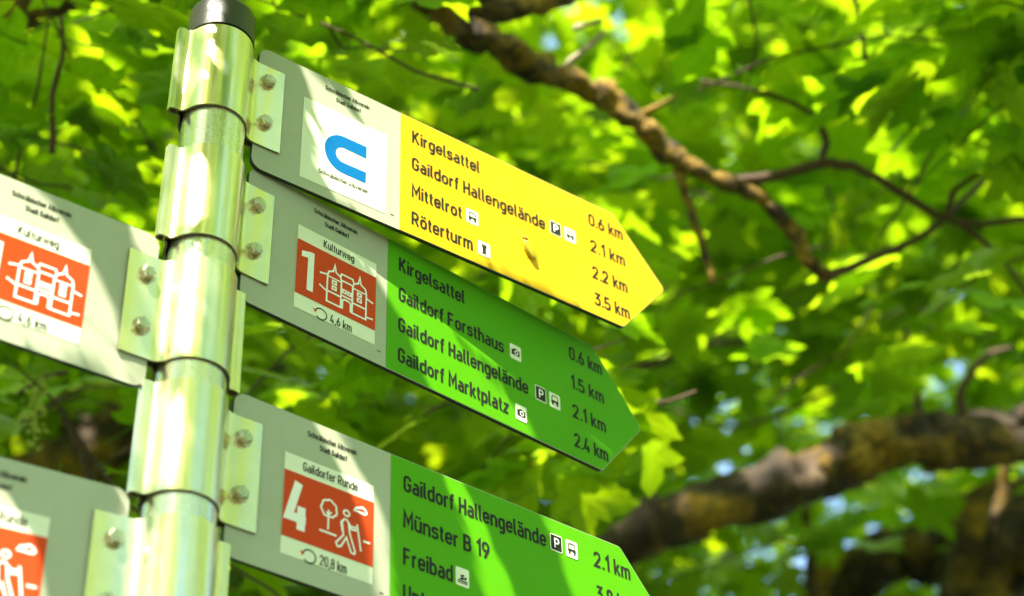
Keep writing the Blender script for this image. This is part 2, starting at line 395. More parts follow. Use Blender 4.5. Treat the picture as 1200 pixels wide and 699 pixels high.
def arc(r, a0, a1, n): return [(r * math.cos(a0 + (a1 - a0) * i / (n - 1)), r * math.sin(a0 + (a1 - a0) * i / (n - 1))) for i in range(n)]
def bolt(parent, s, t, y, turn):
    """hexagon bolt head with washer and a stub of thread"""
    bm = bmesh.new()
    def ring_cyl(r0, r1, ya, yb, n, rot=0):
        va = [bm.verts.new((r0 * math.cos(rot + 2 * math.pi * i / n), ya, r0 * math.sin(rot + 2 * math.pi * i / n))) for i in range(n)]
        vb = [bm.verts.new((r1 * math.cos(rot + 2 * math.pi * i / n), yb, r1 * math.sin(rot + 2 * math.pi * i / n))) for i in range(n)]
        for i in range(n): bm.faces.new((va[i], va[(i + 1) % n], vb[(i + 1) % n], vb[i]))
        return va, vb
    _, b = ring_cyl(0.0083, 0.0083, 0.0, -0.0013, 20); bm.faces.new(b)
    _, b = ring_cyl(0.0071, 0.0071, -0.0013, -0.0055, 6, turn)
    _, b2 = ring_cyl(0.0071, 0.0058, -0.0055, -0.0066, 6, turn); bm.faces.new(b2)
    _, b3 = ring_cyl(0.0046, 0.0046, -0.0066, -0.0069, 16); bm.faces.new(b3)
    bmesh.ops.recalc_face_normals(bm, faces=bm.faces)
    me = bpy.data.meshes.new('bolt'); bm.to_mesh(me); bm.free(); me.materials.append(M_bolt)
    o = bpy.data.objects.new('bolt', me); COL.objects.link(o); o.parent = parent; o.location = (s * U, y, -t * U)

TC = 0.0022           # sheet thickness of the clamps
def clamp(parent, sgn):
    """two half shells round the pole; sgn = +1: flange to the right, -1: flange to the left"""
    r = PR + TC / 2 + 0.0006
    for side in (-1, 1):                       # -1 = camera side (local -Y)
        yf = side * (0.00225 + TC / 2 + 0.0003)
        a_f = math.asin(abs(yf) / r) + 0.42
        a_l = math.asin(0.0016 / r) + 0.10
        P = []
        # flange end -> bend -> shell -> lip, drawn for sgn=+1, side=+1 then mirrored
        e = 0.445 * U; x1 = r * math.cos(a_f)
        P += [(e, abs(yf) + 0.0006), (e - 0.013, abs(yf)), (0.27 * U, abs(yf))]
        xs, ys = r * math.cos(a_f), r * math.sin(a_f)
        x0 = 0.27 * U
        for k in range(1, 6):
            q = k / 6; P.append(((1 - q) ** 2 * x0 + 2 * q * (1 - q) * (xs + 0.004) + q * q * xs, (1 - q) ** 2 * abs(yf) + 2 * q * (1 - q) * abs(yf) + q * q * ys))
        P += arc(r, a_f, math.pi - a_l - 0.16, 22)
        xe, ye = P[-1]
        P += [(-r - 0.0012, 0.0046), (-r - 0.0035, 0.0030)]
        if side == -1:      # front half: hooked lip that closes over the back half's lip
            P += [(-r - 0.0100, 0.0030), (-r - 0.0128, 0.0018), (-r - 0.0128, -0.0030), (-r - 0.0100, -0.0044), (-r - 0.0050, -0.0044)]
        else:
            P += [(-r - 0.0095, 0.0006)] if False else [(-r - 0.0040, 0.0029)]
        P = [(sgn * x, side * y) for x, y in P]
        fan_strip(P, -0.825 * U, -0.160 * U, 'clamp_half', parent, TC, M_clamp, M_rim)
    for t in (0.295, 0.637):
        bolt(parent, sgn * 0.330, t, -(0.00225 + TC + 0.0004), random.uniform(0, 1))

def castle(i, s0):
    """line drawing of a two-towered castle; s0 = left end of the drawing"""
    W_ = 0.0125
    def q(pts): return [(s0 + p[0] * 0.39, 0.432 + p[1] * 0.318) + tuple(p[2:]) for p in pts]
    for x in (0.13, 0.62):
        i.line(q([(x, 0.30), (x, 0.92), (x + 0.27, 0.92), (x + 0.27, 0.30)]), W_)
        i.line(q([(x, 0.32), (x + 0.02, 0.22), (x + 0.11, 0.16), (x + 0.135, 0.0), (x + 0.16, 0.16), (x + 0.25, 0.22), (x + 0.27, 0.32)]), W_)
        i.line(q([(x, 0.33), (x + 0.27, 0.33)]), W_ * 0.8); i.line(q([(x, 0.68), (x + 0.27, 0.68)]), W_)
        for y in (0.42, 0.55):
            i.line(q([(x + 0.10, y - 0.035), (x + 0.17, y - 0.035), (x + 0.17, y + 0.035), (x + 0.10, y + 0.035)]), W_ * 0.95, True)
    i.line(q([(0.38, 0.20), (0.40, 0.13), (0.62, 0.13), (0.64, 0.20)]), W_); i.line(q([(0.40, 0.28), (0.62, 0.28)]), W_)
    i.line(q([(0.40, 0.63), (0.62, 0.63)]), W_)
    for x in (0.46, 0.56): i.line(q([(x - 0.03, 0.48), (x + 0.03, 0.48), (x + 0.03, 0.55), (x - 0.03, 0.55)]), W_ * 0.95, True)
    i.line(q([(0.43, 0.93), (0.43, 0.70, 0.02), (0.59, 0.70, 0.02), (0.59, 0.93)]), W_); i.line(q([(0.40, 0.90), (0.43, 0.90)]), W_); i.line(q([(0.59, 0.90), (0.62, 0.90)]), W_)
    i.line(q([(-0.02, 0.34), (0.13, 0.30)]), W_); i.line(q([(-0.02, 0.62), (0.13, 0.70)]), W_)
    i.line(q([(0.89, 0.42), (1.03, 0.46)]), W_); i.line(q([(0.89, 0.86), (1.03, 0.84)]), W_)

def circle(cx, cy, r, n=20, a0=0, a1=2 * math.pi, sy=1):
    return [(cx + r * math.cos(a0 + (a1 - a0) * k / n), cy + sy * r * math.sin(a0 + (a1 - a0) * k / n)) for k in range(n + (0 if abs(a1 - a0) > 6.28 else 1))]
def hiker(i, s0):
    """tree, walker with stick, cloud and ground lines; s0 = left edge of the label"""
    W_ = 0.0115
    def q(pts): return [(s0 + 0.6 * p[0], 0.367 + 0.403 * p[1]) + tuple(p[2:]) for p in pts]
    tree = []
    for k in range(36):
        a = 2 * math.pi * k / 36; r = 0.083 + 0.012 * abs(math.sin(a * 3.5 + 0.4))
        tree.append((0.50 + r * 0.95 * math.cos(a), 0.36 + 1.45 * r * math.sin(a)))
    i.line(q([t for t in tree if not (abs(t[0] - 0.5) < 0.035 and t[1] > 0.4)]), W_, True)
    i.line(q([(0.495, 0.38), (0.495, 0.68)]), W_); i.line(q([(0.47, 0.42), (0.495, 0.46), (0.53, 0.40)]), W_ * 0.8)
    i.line(q([(0.40, 0.73), (0.59, 0.73)]), W_ * 1.1); i.line(q([(0.89, 0.66), (0.97, 0.66)]), W_ * 1.1)
    i.line(q(circle(0.695, 0.33, 0.033, 16, sy=1.3)), W_, True)
    i.line(q([(0.68, 0.42, 0.02), (0.635, 0.50, 0.01), (0.65, 0.60), (0.66, 0.64)]), W_)
    i.line(q([(0.645, 0.46), (0.665, 0.68), (0.585, 0.83), (0.605, 0.88), (0.64, 0.86), (0.70, 0.70), (0.755, 0.90), (0.79, 0.91), (0.80, 0.87), (0.735, 0.62), (0.72, 0.47, 0.01), (0.69, 0.42)]), W_)
    i.line(q([(0.715, 0.45), (0.745, 0.51), (0.82, 0.50)]), W_); i.line(q([(0.725, 0.50), (0.75, 0.55), (0.815, 0.54)]), W_)
    i.line(q([(0.815, 0.44), (0.865, 0.83)]), W_)
    i.line(q([(0.785, 0.235), (0.80, 0.19, 0.01), (0.84, 0.175, 0.01), (0.87, 0.15, 0.01), (0.90, 0.17, 0.01), (0.925, 0.22, 0.01), (0.90, 0.245)]), W_ * 1.2, True)
def round_trip(parent, s, t):
    i = Ink(); i.line(circle(s, t, 0.042, 22, math.radians(200), math.radians(500), sy=0.9), 0.008); i.build('ring_arrow', M_ink, parent, FACE - 0.0007)
    k = Ink(); k.poly([(s - 0.058, t - 0.02), (s - 0.03, t - 0.014), (s - 0.045, t + 0.008)]); k.build('arrow_tip', M_red, parent, FACE - 0.00075)

def trail_label(root, s0, number, title, title_s, title_w, km, km_s, km_w, picture):
    lab = sheet('trail_label', [(s0, 0.258), (s0 + 0.603, 0.258), (s0 + 0.603, 0.875), (s0, 0.875)], FACE - 0.00035, root, M_label)
    sheet('red_field', [(s0 + 0.001, 0.367), (s0 + 0.602, 0.367), (s0 + 0.602, 0.770), (s0 + 0.001, 0.770)], FACE - 0.00065, lab, M_red)
    i = Ink(); i.text(title, title_s, 0.338, 0.058, title_w, wd=0.12); i.build('lettering', M_ink, lab, FACE - 0.0007)
    i = Ink(); i.text(km, km_s, 0.868, 0.062, km_w, wd=0.12); i.build('lettering', M_ink, lab, FACE - 0.0007)
    i = Ink()
    if number == '1': i.poly([(s0 + 0.035, 0.445), (s0 + 0.105, 0.425), (s0 + 0.128, 0.425), (s0 + 0.128, 0.715), (s0 + 0.082, 0.715), (s0 + 0.082, 0.478), (s0 + 0.035, 0.487)])
    else: i.text(number, s0 + 0.025, 0.708, 0.285, 0.142, wd=0.185)
    i.build('number', M_white, lab, FACE - 0.0009)
    i = Ink(); picture(i); i.build('picture', M_white, lab, FACE - 0.0009)
    round_trip(lab, km_s - 0.068, 0.84)
    return lab

def pictogram(root, kind, s, t):
    """white square with a dark symbol; s, t = upper left corner"""
    w_, h_ = 0.100, 0.117
    p = sheet('pictogram', rpoly([(s, t, 0.012), (s + w_, t, 0.012), (s + w_, t + h_, 0.012), (s, t + h_, 0.012)], 4), FACE - 0.0007, root, M_label)
    i = Ink()
    def q(pts): return [(s + x * w_, t + y * h_) for x, y in pts]
    if kind == 'parking':
        i.poly(q([(0.07, 0.07), (0.93, 0.07), (0.93, 0.93), (0.07, 0.93)])); i.build('symbol', M_ink, p, FACE - 0.00095)
        k = Ink(); k.text('P', s + 0.031, t + 0.092, 0.066, 0.042, wd=0.155); k.build('symbol_letter', M_white, p, FACE - 0.00125); return
    if kind == 'bus':
        i.line(q([(0.24, 0.50), (0.24, 0.26), (0.32, 0.20), (0.68, 0.20), (0.76, 0.26), (0.76, 0.50)]), 0.007)
        i.poly(q([(0.18, 0.50), (0.82, 0.50), (0.82, 0.68), (0.60, 0.68), (0.56, 0.62), (0.44, 0.62), (0.40, 0.68), (0.18, 0.68)]))
        i.poly(q([(0.22, 0.70), (0.36, 0.70), (0.36, 0.82), (0.22, 0.82)])); i.poly(q([(0.64, 0.70), (0.78, 0.70), (0.78, 0.82), (0.64, 0.82)]))
    if kind == 'tower':
        i.poly(q([(0.30, 0.15), (0.40, 0.15), (0.40, 0.22), (0.46, 0.22), (0.46, 0.15), (0.54, 0.15), (0.54, 0.22), (0.60, 0.22), (0.60, 0.15), (0.70, 0.15), (0.70, 0.36), (0.64, 0.42), (0.64, 0.74), (0.70, 0.85), (0.30, 0.85), (0.36, 0.74), (0.36, 0.42), (0.30, 0.36)]))
    if kind == 'camera':
        i.poly(q([(0.15, 0.34), (0.32, 0.34), (0.36, 0.26), (0.60, 0.26), (0.64, 0.34), (0.85, 0.34), (0.85, 0.72), (0.15, 0.72)]))
        i.build('symbol', M_ink, p, FACE - 0.00095)
        k = Ink(); k.line([(s + x * w_, t + y * h_) for x, y in circle(0.54, 0.53, 0.135, 16)], 0.008, True); k.build('lens_ring', M_white, p, FACE - 0.00125); return
    if kind == 'swim':
        i.line(q([(0.30, 0.62), (0.55, 0.58), (0.42, 0.44), (0.62, 0.40)]), 0.011); i.poly([(s + x * w_, t + y * h_) for x, y in circle(0.72, 0.54, 0.085, 12)])
        i.line(q([(0.14, 0.72), (0.86, 0.72)]), 0.007); i.line(q([(0.14, 0.82), (0.86, 0.82)]), 0.005)
    i.build('symbol', M_ink, p, FACE - 0.00095)

def plate_outline(sgn, inset=0.0):
    P = [(0.268 + inset, 0 + inset, 0.075), (3.163, 0 + inset, 0.05), (3.60 - inset, 0.5, 0.05), (3.172, 1 - inset, 0.05), (0.268 + inset, 1 - inset, 0.075)]
    return [(sgn * s, t) for s, t in rpoly(P)]
def panel_outline(sgn):
    P = [(1.332, 0.004), (3.161, 0.004, 0.05), (3.594, 0.5, 0.05), (3.170, 0.996, 0.05), (1.332, 0.996)]
    return [(sgn * s, t) for s, t in rpoly(P)]

def new_sign(i, name, label, sgn, foil):
    a, z, e = SIGNS[i]
    root = empty(name, (PX, PY, CAM_Z + z * U), (0, -e, math.pi / 2 - a))
    tag(root, label, 'sign', 'direction signs clamped to the pole')
    ol = plate_outline(sgn)
    slab('plate', ol if sgn > 0 else ol[::-1], FACE, -FACE, root, M_plate, M_edge, M_back)
    po = panel_outline(sgn)
    sheet('colour_panel', po if sgn > 0 else po[::-1], FACE - 0.0003, root, foil)
    clamp(root, sgn)
    # maker's lines above the label
    off = 0 if sgn > 0 else -1.877
    ink = Ink(); ink.text('Schwäbischer Albverein', 0.752 + off, 0.106, 0.036, 0.335, wd=0.15); ink.build('lettering', M_ink, root, FACE - 0.0003)
    ink = Ink(); ink.text('Stadt Gaildorf', 0.836 + off, 0.170, 0.036, 0.186, wd=0.15); ink.build('lettering', M_ink, root, FACE - 0.0003)
    if sgn > 0:
        ink = Ink(); ink.line([(1.262, 0.905), (1.290, 0.905)], 0.006); ink.build('maker_mark', M_ink, root, FACE - 0.0003)
    return root
BASE = (0.215, 0.450, 0.684, 0.912)
def lines(root, rows):
    for k, (txt, width, km, icons) in enumerate(rows):
        i = Ink(); i.text(txt, 1.424, BASE[k], 0.107, width); i.build('lettering', M_ink, root, FACE - 0.00055)
        if km:
            i = Ink(); i.text(km, 2.922, BASE[k], 0.107, 0.312); i.build('distance', M_ink, root, FACE - 0.00055)
        for kind, s in icons: pictogram(root, kind, s, BASE[k] - 0.112)

# sign 1: yellow
s1 = new_sign(1, 'direction_sign', 'yellow arrow sign with blue curved emblem, topmost on the steel pole', 1, M_yellow)
lb = sheet('emblem_label', [(0.600, 0.255), (1.229, 0.255), (1.229, 0.920), (0.600, 0.920)], FACE - 0.00035, s1, M_label)
i = Ink()                                                    # blue open bow emblem
def bow(r_out, cy):
    return [(0.905 + r_out * math.cos(a) * 0.92, cy + r_out * math.sin(a)) for a in [math.radians(270 - 180 * k / 16) for k in range(17)]]
outer = [(1.074, 0.440)] + bow(0.153, 0.593) + [(1.074, 0.746)]
inner = [(1.074, 0.655)] + bow(0.062, 0.597)[::-1] + [(1.074, 0.540)]
o_ = len(i.v)
na = len(bow(0.153, 0.593))
top = [(1.074, 0.440)] + bow(0.153, 0.593) + [(1.074, 0.746)]
bot = [(1.074, 0.540)] + bow(0.062, 0.597) + [(1.074, 0.655)]
for p, q in zip(top, bot): i.v += [(p[0], 0, -p[1]), (q[0], 0, -q[1])]
for k in range(len(top) - 1): i.f.append((2 * k, 2 * k + 1, 2 * k + 3, 2 * k + 2))
i.build('emblem', M_blue, lb, FACE - 0.0006)
i = Ink(); i.text('Schwäbischer Albverein', 0.730, 0.826, 0.036, 0.362, wd=0.14); i.build('lettering', M_ink, lb, FACE - 0.0006)
lines(s1, [('Kirgelsattel', 0.548, '0.6 km', []), ('Gaildorf Hallengelände', 1.096, '2.1 km', [('parking', 2.562), ('bus', 2.690)]),
           ('Mittelrot', 0.394, '2.2 km', [('bus', 1.852)]), ('Röterturm', 0.476, '3.5 km', [('tower', 1.943)])])
i = Ink(); i.line([(1.334, 0.290), (3.262, 0.280)], 0.0055); i.build('foil_seam', M_yline, s1, FACE - 0.0005)
# sign 2: green, number 1
s2 = new_sign(2, 'direction_sign', 'green arrow sign with red castle label numbered 1, second below the yellow sign', 1, M_green)
trail_label(s2, 0.640, '1', 'Kulturweg', 0.832, 0.235, '4,6 km', 0.905, 0.160, lambda i: castle(i, 0.820))
lines(s2, [('Kirgelsattel', 0.548, '0.6 km', []), ('Gaildorf Forsthaus', 0.886, '1.5 km', [('camera', 2.364)]),
           ('Gaildorf Hallengelände', 1.092, '2.1 km', [('parking', 2.578), ('bus', 2.706)]), ('Gaildorf Marktplatz', 0.912, '2.4 km', [('camera', 2.393)])])
# sign 3: green, number 4
s3 = new_sign(3, 'direction_sign', 'green arrow sign with red walker label numbered 4, lowest on the right of the pole', 1, M_green)
trail_label(s3, 0.610, '4', 'Gaildorfer Runde', 0.730, 0.370, '20,8 km', 0.862, 0.176, lambda i: hiker(i, 0.610))
lines(s3, [('Gaildorf Hallengelände', 1.096, '2.1 km', [('parking', 2.554), ('bus', 2.683)]), ('Münster B 19', 0.636, '3.8 km', []),
           ('Freibad', 0.356, None, [('swim', 1.800)]), ('Unterrot', 0.40, None, [])])
# signs 4 and 5: pointing the other way
s4 = new_sign(4, 'direction_sign', 'grey sign end with red castle label on the pole, no number visible', -1, M_green)
trail_label(s4, -1.253, '1', 'Kulturweg', -1.062, 0.229, '4,6 km', -0.988, 0.155, lambda i: castle(i, -1.073))
s5 = new_sign(5, 'direction_sign', 'grey sign end with partly cut off red walker label', -1, M_green)
trail_label(s5, -1.253, '4', 'Gaildorfer Runde', -1.128, 0.370, '20,8 km', -0.995, 0.170, lambda i: hiker(i, -1.253))

# ------------------------------------------------------------------ the pole
post = empty('sign_pole', (PX, PY, 0)); tag(post, 'shiny galvanised steel pole with black cap carrying the arrow signs', 'pole')
def lathe(name, prof, parent, m, n=64, smooth=True):
    V = []; Fc = []
    for r, z in prof: V += [(r * math.cos(2 * math.pi * k / n), r * math.sin(2 * math.pi * k / n), z) for k in range(n)]
    for i in range(len(prof) - 1):
        for k in range(n): Fc.append((i * n + k, i * n + (k + 1) % n, (i + 1) * n + (k + 1) % n, (i + 1) * n + k))
    if prof[-1][0] > 1e-4: Fc.append(tuple(range((len(prof) - 1) * n, len(prof) * n)))
    o = mesh_obj(name, V, Fc, m, parent, smooth)
    me = o.data; bm = bmesh.new(); bm.from_mesh(me); bmesh.ops.remove_doubles(bm, verts=bm.verts, dist=1e-6); bmesh.ops.recalc_face_normals(bm, faces=bm.faces)
    for e in bm.edges:
        if len(e.link_faces) == 2 and e.calc_face_angle(0) > 0.7: e.smooth = False
    bm.to_mesh(me); bm.free()
    return o
ztop = CAM_Z + 7.58 * U
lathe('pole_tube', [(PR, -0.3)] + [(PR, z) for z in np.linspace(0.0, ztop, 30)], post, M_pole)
rc = PR + 0.0030
lathe('cap', [(PR + 0.0004, ztop - 0.0065), (rc, ztop - 0.006), (rc, ztop + 0.026)] +
      [(rc - 0.012 + 0.012 * math.cos(a), ztop + 0.026 + 0.012 * math.sin(a)) for a in np.linspace(0.15, math.pi / 2, 7)] + [(0.008, ztop + 0.0395), (0.0, ztop + 0.040)], post, M_cap)
lathe('footing', [(0.16, -0.1), (0.15, 0.02), (0.13, 0.035), (PR + 0.001, 0.04)], post, M_gravel)

# ------------------------------------------------------------------ small insect on the yellow sign
M_bug = mat('insect_wing', (0.40, 0.33, 0.010), 0.3); M_bug2 = mat('insect_head', (0.50, 0.14, 0.015), 0.4); M_bug3 = mat('insect_eye', (0.02, 0.012, 0.006), 0.3)
P0 = sign_point(1, 2.355, 0.690); o, ds, dt = sign_basis(1)
bug = empty('insect', P0, (0, -SIGNS[1][2], math.pi / 2 - SIGNS[1][0]))
tag(bug, 'small yellowish winged insect sitting on the yellow arrow sign', 'insect')
def ellipsoid(name, c, ax, rad, m, parent, nu=16, nv=10):
    """c, ax in the plane of the plate (x right, z up), rad = along, across, out of plate"""
    ax = Vector((ax[0], 0, ax[1])).normalized(); ac = Vector((-ax.z, 0, ax.x)); nn = Vector((0, -1, 0)); V = []; Fc = []
    for j in range(nv + 1):
        th = math.pi * j / nv
        for k in range(nu):
            ph = 2 * math.pi * k / nu
            taper = 1 - 0.25 * (1 - math.cos(th)) / 2
            V.append(Vector(c) + ax * rad[0] * math.cos(th) + ac * rad[1] * taper * math.sin(th) * math.cos(ph) + nn * rad[2] * math.sin(th) * math.sin(ph))
    for j in range(nv):
        for k in range(nu): Fc.append((j * nu + k, j * nu + (k + 1) % nu, (j + 1) * nu + (k + 1) % nu, (j + 1) * nu + k))
    return mesh_obj(name, V, Fc, m, parent, True)
y_ = -0.0058
ellipsoid('body', (0.0012, y_ + 0.001, -0.002), (-0.45, 0.85), (0.0120, 0.0062, 0.0026), M_bug, bug)
ellipsoid('wing', (-0.0003, y_ - 0.0010, -0.0028), (-0.50, 0.85), (0.0118, 0.0038, 0.0015), M_bug, bug)
ellipsoid('wing', (0.0032, y_ - 0.0008, -0.0020), (-0.42, 0.85), (0.0122, 0.0038, 0.0015), M_bug, bug)
ellipsoid('head', (-0.0040, y_ - 0.0002, 0.0098), (-1, 0.1), (0.0036, 0.0019, 0.0018), M_bug2, bug)
ellipsoid('eye', (-0.0080, y_ - 0.0008, 0.0092), (-1, 0), (0.0011, 0.0009, 0.0009), M_bug3, bug)
def tube(path, radii, n=6):
    """vertices and faces of a tapering tube"""
    P = np.asarray(path, float); m = len(P); V = []; Fc = []
    T = np.gradient(P, axis=0); T /= np.linalg.norm(T, axis=1)[:, None]
    ref = np.array([0.31, 0.2, 0.93]); 
    a = np.cross(T[0], ref); a /= np.linalg.norm(a)
    for i in range(m):
        a = a - T[i] * (a @ T[i]); a /= np.linalg.norm(a); b = np.cross(T[i], a)
        for k in range(n):
            t = 2 * math.pi * k / n; r = radii[i] if np.ndim(radii[i]) == 0 else radii[i][k]
            V.append(P[i] + r * (math.cos(t) * a + math.sin(t) * b))
    for i in range(m - 1):
        for k in range(n): Fc.append((i * n + k, i * n + (k + 1) % n, (i + 1) * n + (k + 1) % n, (i + 1) * n + k))
    Fc.append(tuple(range(n - 1, -1, -1))); Fc.append(tuple(range((m - 1) * n, m * n)))
    return V, Fc
for name, pts in (('antenna', [(-0.005, y_, 0.0075), (-0.009, y_ - 0.001, 0.0125), (-0.013, y_, 0.0165)]), ('antenna', [(-0.001, y_, 0.008), (-0.003, y_ - 0.001, 0.013), (-0.002, y_, 0.017)]),
                  ('leg', [(0.004, y_ + 0.001, -0.002), (0.009, y_ - 0.001, 0.000), (0.013, y_ + 0.003, 0.004)]), ('leg', [(0.004, y_ + 0.001, -0.004), (0.009, y_ - 0.001, -0.005), (0.012, y_ + 0.003, -0.001)]),
                  ('leg', [(-0.003, y_ + 0.001, 0.002), (-0.007, y_ - 0.001, 0.001), (-0.010, y_ + 0.003, 0.004)]), ('leg', [(-0.002, y_ + 0.001, -0.004), (-0.007, y_ - 0.001, -0.006), (-0.009, y_ + 0.003, -0.010)])):
    V, Fc = tube(pts, [0.0003, 0.00025, 0.0002], 5); mesh_obj(name, V, Fc, M_bug, bug, True)

# ------------------------------------------------------------------ where the sun reaches the signs (gaps in the foliage overhead)
LIT = {1: [[(355, 84), (364, 88), (440, 176), (408, 106), (470, 135), (722, 250), (780, 340), (731, 388), (464, 272), (404, 244), (390, 185)], [(359, 136), (363, 140), (398, 239), (391, 236)]],
       2: [[(372, 236), (390, 244), (455, 316), (657, 545), (690, 560), (600, 508), (500, 456), (492, 415), (455, 352), (425, 300)]],
       3: [[(368, 500), (396, 512), (440, 588), (458, 640), (462, 740), (450, 740), (440, 660), (425, 600)], [(520, 562), (540, 568), (580, 648), (610, 720), (575, 720), (555, 640)],
           [(637, 604), (726, 640), (800, 770), (740, 800), (690, 740), (668, 690), (652, 640)]],
       4: [[(-300, 80), (0, 203), (28, 214), (78, 270), (105, 312), (136, 372), (134, 425), (60, 428), (0, 404), (-300, 310)], [(150, 266), (172, 274), (189, 293), (187, 312), (165, 300)]],
       5: [[(-200, 480), (-20, 560), (20, 600), (48, 660), (50, 760), (-200, 720)]]}
LITP = [[(192, 288), (250, 300), (262, 340), (232, 420), (170, 415), (160, 330)], [(178, 455), (215, 470), (215, 575), (165, 580)], [(150, 620), (192, 620), (178, 720), (130, 720)],
        [(222, 5), (262, 5), (255, 40), (220, 45)], [(247, 60), (258, 66), (270, 95), (262, 92)], [(213, 90), (232, 95), (228, 122), (206, 122)], [(205, 190), (240, 190), (250, 260), (200, 275)]]
def inpoly(x, y, poly):
    r = np.zeros(x.shape, bool); n = len(poly)
    for i in range(n):
        x0, y0 = poly[i][:2]; x1, y1 = poly[(i + 1) % n][:2]
        if y0 == y1: continue
        r ^= ((y0 > y) != (y1 > y)) & (x < (x1 - x0) * (y - y0) / (y1 - y0) + x0)
    return r
S_a = np.cross(SUN, [0, 0, 1.0]); S_a /= np.linalg.norm(S_a); S_b = np.cross(S_a, SUN)
smp = []; lit = []; SLICE = {}
for k in SIGNS:
    s_ = np.linspace(0.28, 3.58, 104) * (1 if k < 4 else -1); t_ = np.linspace(0.0, 1.0, 33)
    if k >= 4: s_ = s_[:54]
    ss, tt = np.meshgrid(s_, t_); o, ds, dt = sign_basis(k)
    P = o + U * (ss.ravel()[:, None] * ds + tt.ravel()[:, None] * dt)
    on = inpoly(ss.ravel(), tt.ravel(), plate_outline(1 if k < 4 else -1)); SLICE[k] = (sum(len(q) for q in smp), int(on.sum())); P = P[on]
    x, y, _ = project(P); l = np.zeros(len(P), bool)
    for pl in LIT[k]: l |= inpoly(x, y, pl)
    smp.append(P); lit.append(l)
zz, aa = np.meshgrid(np.linspace(CAM_Z + 3.3 * U, CAM_Z + 8.0 * U, 90), np.radians(np.linspace(-166, 13, 14)))
P = np.stack([PX + PR * np.cos(aa.ravel()), PY + PR * np.sin(aa.ravel()), zz.ravel()], 1)
x, y, _ = project(P); l = np.zeros(len(P), bool)
for pl in LITP: l |= inpoly(x, y, pl)
smp.append(P); lit.append(l); smp = np.concatenate(smp); lit = np.concatenate(lit)
sa, sb = smp @ S_a, smp @ S_b
# raster of the sun's view of the lit places, widened by `rad`
CELL = 0.01; A0, B0 = sa.min() - 0.4, sb.min() - 0.4; GN = 260
def widened(rad):
    gr = np.zeros((GN, GN), bool); k = int(math.ceil(rad / CELL))
    for a, b in zip(sa[lit], sb[lit]):
        gr[int((a - A0) / CELL), int((b - B0) / CELL)] = True
    out = gr.copy()
    for i in range(-k, k + 1):
        for j in range(-k, k + 1):
            if i * i + j * j <= k * k: out |= np.roll(np.roll(gr, i, 0), j, 1)
    return out
GAP = widened(0.075)
def in_gap(P):
    a = ((P @ S_a - A0) / CELL).astype(int); b = ((P @ S_b - B0) / CELL).astype(int)
    ok = (a >= 0) & (a < GN) & (b >= 0) & (b < GN)
    r = np.zeros(len(P), bool); r[ok] = GAP[a[ok], b[ok]]
    return r

# ------------------------------------------------------------------ maple leaves
HALF = [(0.0, 0.0), (0.09, -0.055), (0.20, -0.085), (0.31, -0.065), (0.40, -0.015), (0.36, 0.05), (0.33, 0.10), (0.30, 0.165), (0.40, 0.21), (0.47, 0.29), (0.58, 0.335), (0.66, 0.43),
        (0.57, 0.455), (0.49, 0.52), (0.40, 0.50), (0.32, 0.525), (0.235, 0.50), (0.265, 0.60), (0.275, 0.69), (0.20, 0.755), (0.165, 0.85), (0.09, 0.90), (0.0, 1.04)]
OUT0 = HALF + [(-x, y) for x, y in HALF[-2:0:-1]]
H1 = [(0.0, 0.0), (0.20, -0.085), (0.40, -0.01), (0.30, 0.165), (0.48, 0.27), (0.66, 0.43), (0.42, 0.53), (0.235, 0.50), (0.26, 0.70), (0.12, 0.88), (0.0, 1.04)]
OUT1 = H1 + [(-x, y) for x, y in H1[-2:0:-1]]
def leaf_template(outline, ring, seed):
    """leaf blade, length 1, lying in xy with its stalk end at the origin: outline fan with an inner ring for curl"""
    r_ = np.random.default_rng(seed); o = np.array(outline); c = np.array([0.0, 0.32]); n = len(o)
    o = o * (1 + r_.normal(0, 0.025, (n, 2)))
    pts = [c]
    if ring: pts += list(c + (o - c) * 0.5)
    pts += list(o); pts = np.array(pts)
    cx_, cy_, cz_ = r_.uniform(0.12, 0.34), r_.uniform(-0.05, 0.40), r_.uniform(0.02, 0.06)
    ang = np.arctan2(pts[:, 0], pts[:, 1])
    rad = np.hypot(pts[:, 0], pts[:, 1] - 0.1)
    z = -cx_ * pts[:, 0] ** 2 - cy_ * (pts[:, 1] - 0.3) ** 2 * np.sign(pts[:, 1] - 0.1) + cz_ * np.cos(ang * 7.8) * rad + r_.normal(0, 0.008, len(pts))
    V = np.column_stack([pts, z]); Fc = []
    if ring:
        for i in range(n):
            j = (i + 1) % n; Fc += [(0, 1 + i, 1 + j), (1 + i, 1 + n + i, 1 + n + j), (1 + i, 1 + n + j, 1 + j)]
    else: Fc = [(0, 1 + i, 1 + (i + 1) % n) for i in range(n)]
    return V, np.array(Fc)
T0 = [leaf_template(OUT0, True, 40 + k) for k in range(8)]
T1 = [leaf_template(OUT1, False, 60 + k) for k in range(8)]
for V, Fc in T0:       # stalk
    pass

def frames(heading, droop, roll):
    """3x3 blade frames: columns = across, along, normal"""
    h = np.stack([np.cos(heading), np.sin(heading), np.zeros_like(heading)], 1)
    y = h * np.cos(droop)[:, None] + np.array([0, 0, -1.0]) * np.sin(droop)[:, None]
    z0 = h * np.sin(droop)[:, None] + np.array([0, 0, 1.0]) * np.cos(droop)[:, None]
    x0 = np.cross(y, z0)
    x = x0 * np.cos(roll)[:, None] + z0 * np.sin(roll)[:, None]; z = -x0 * np.sin(roll)[:, None] + z0 * np.cos(roll)[:, None]
    return np.stack([x, y, z], 2)

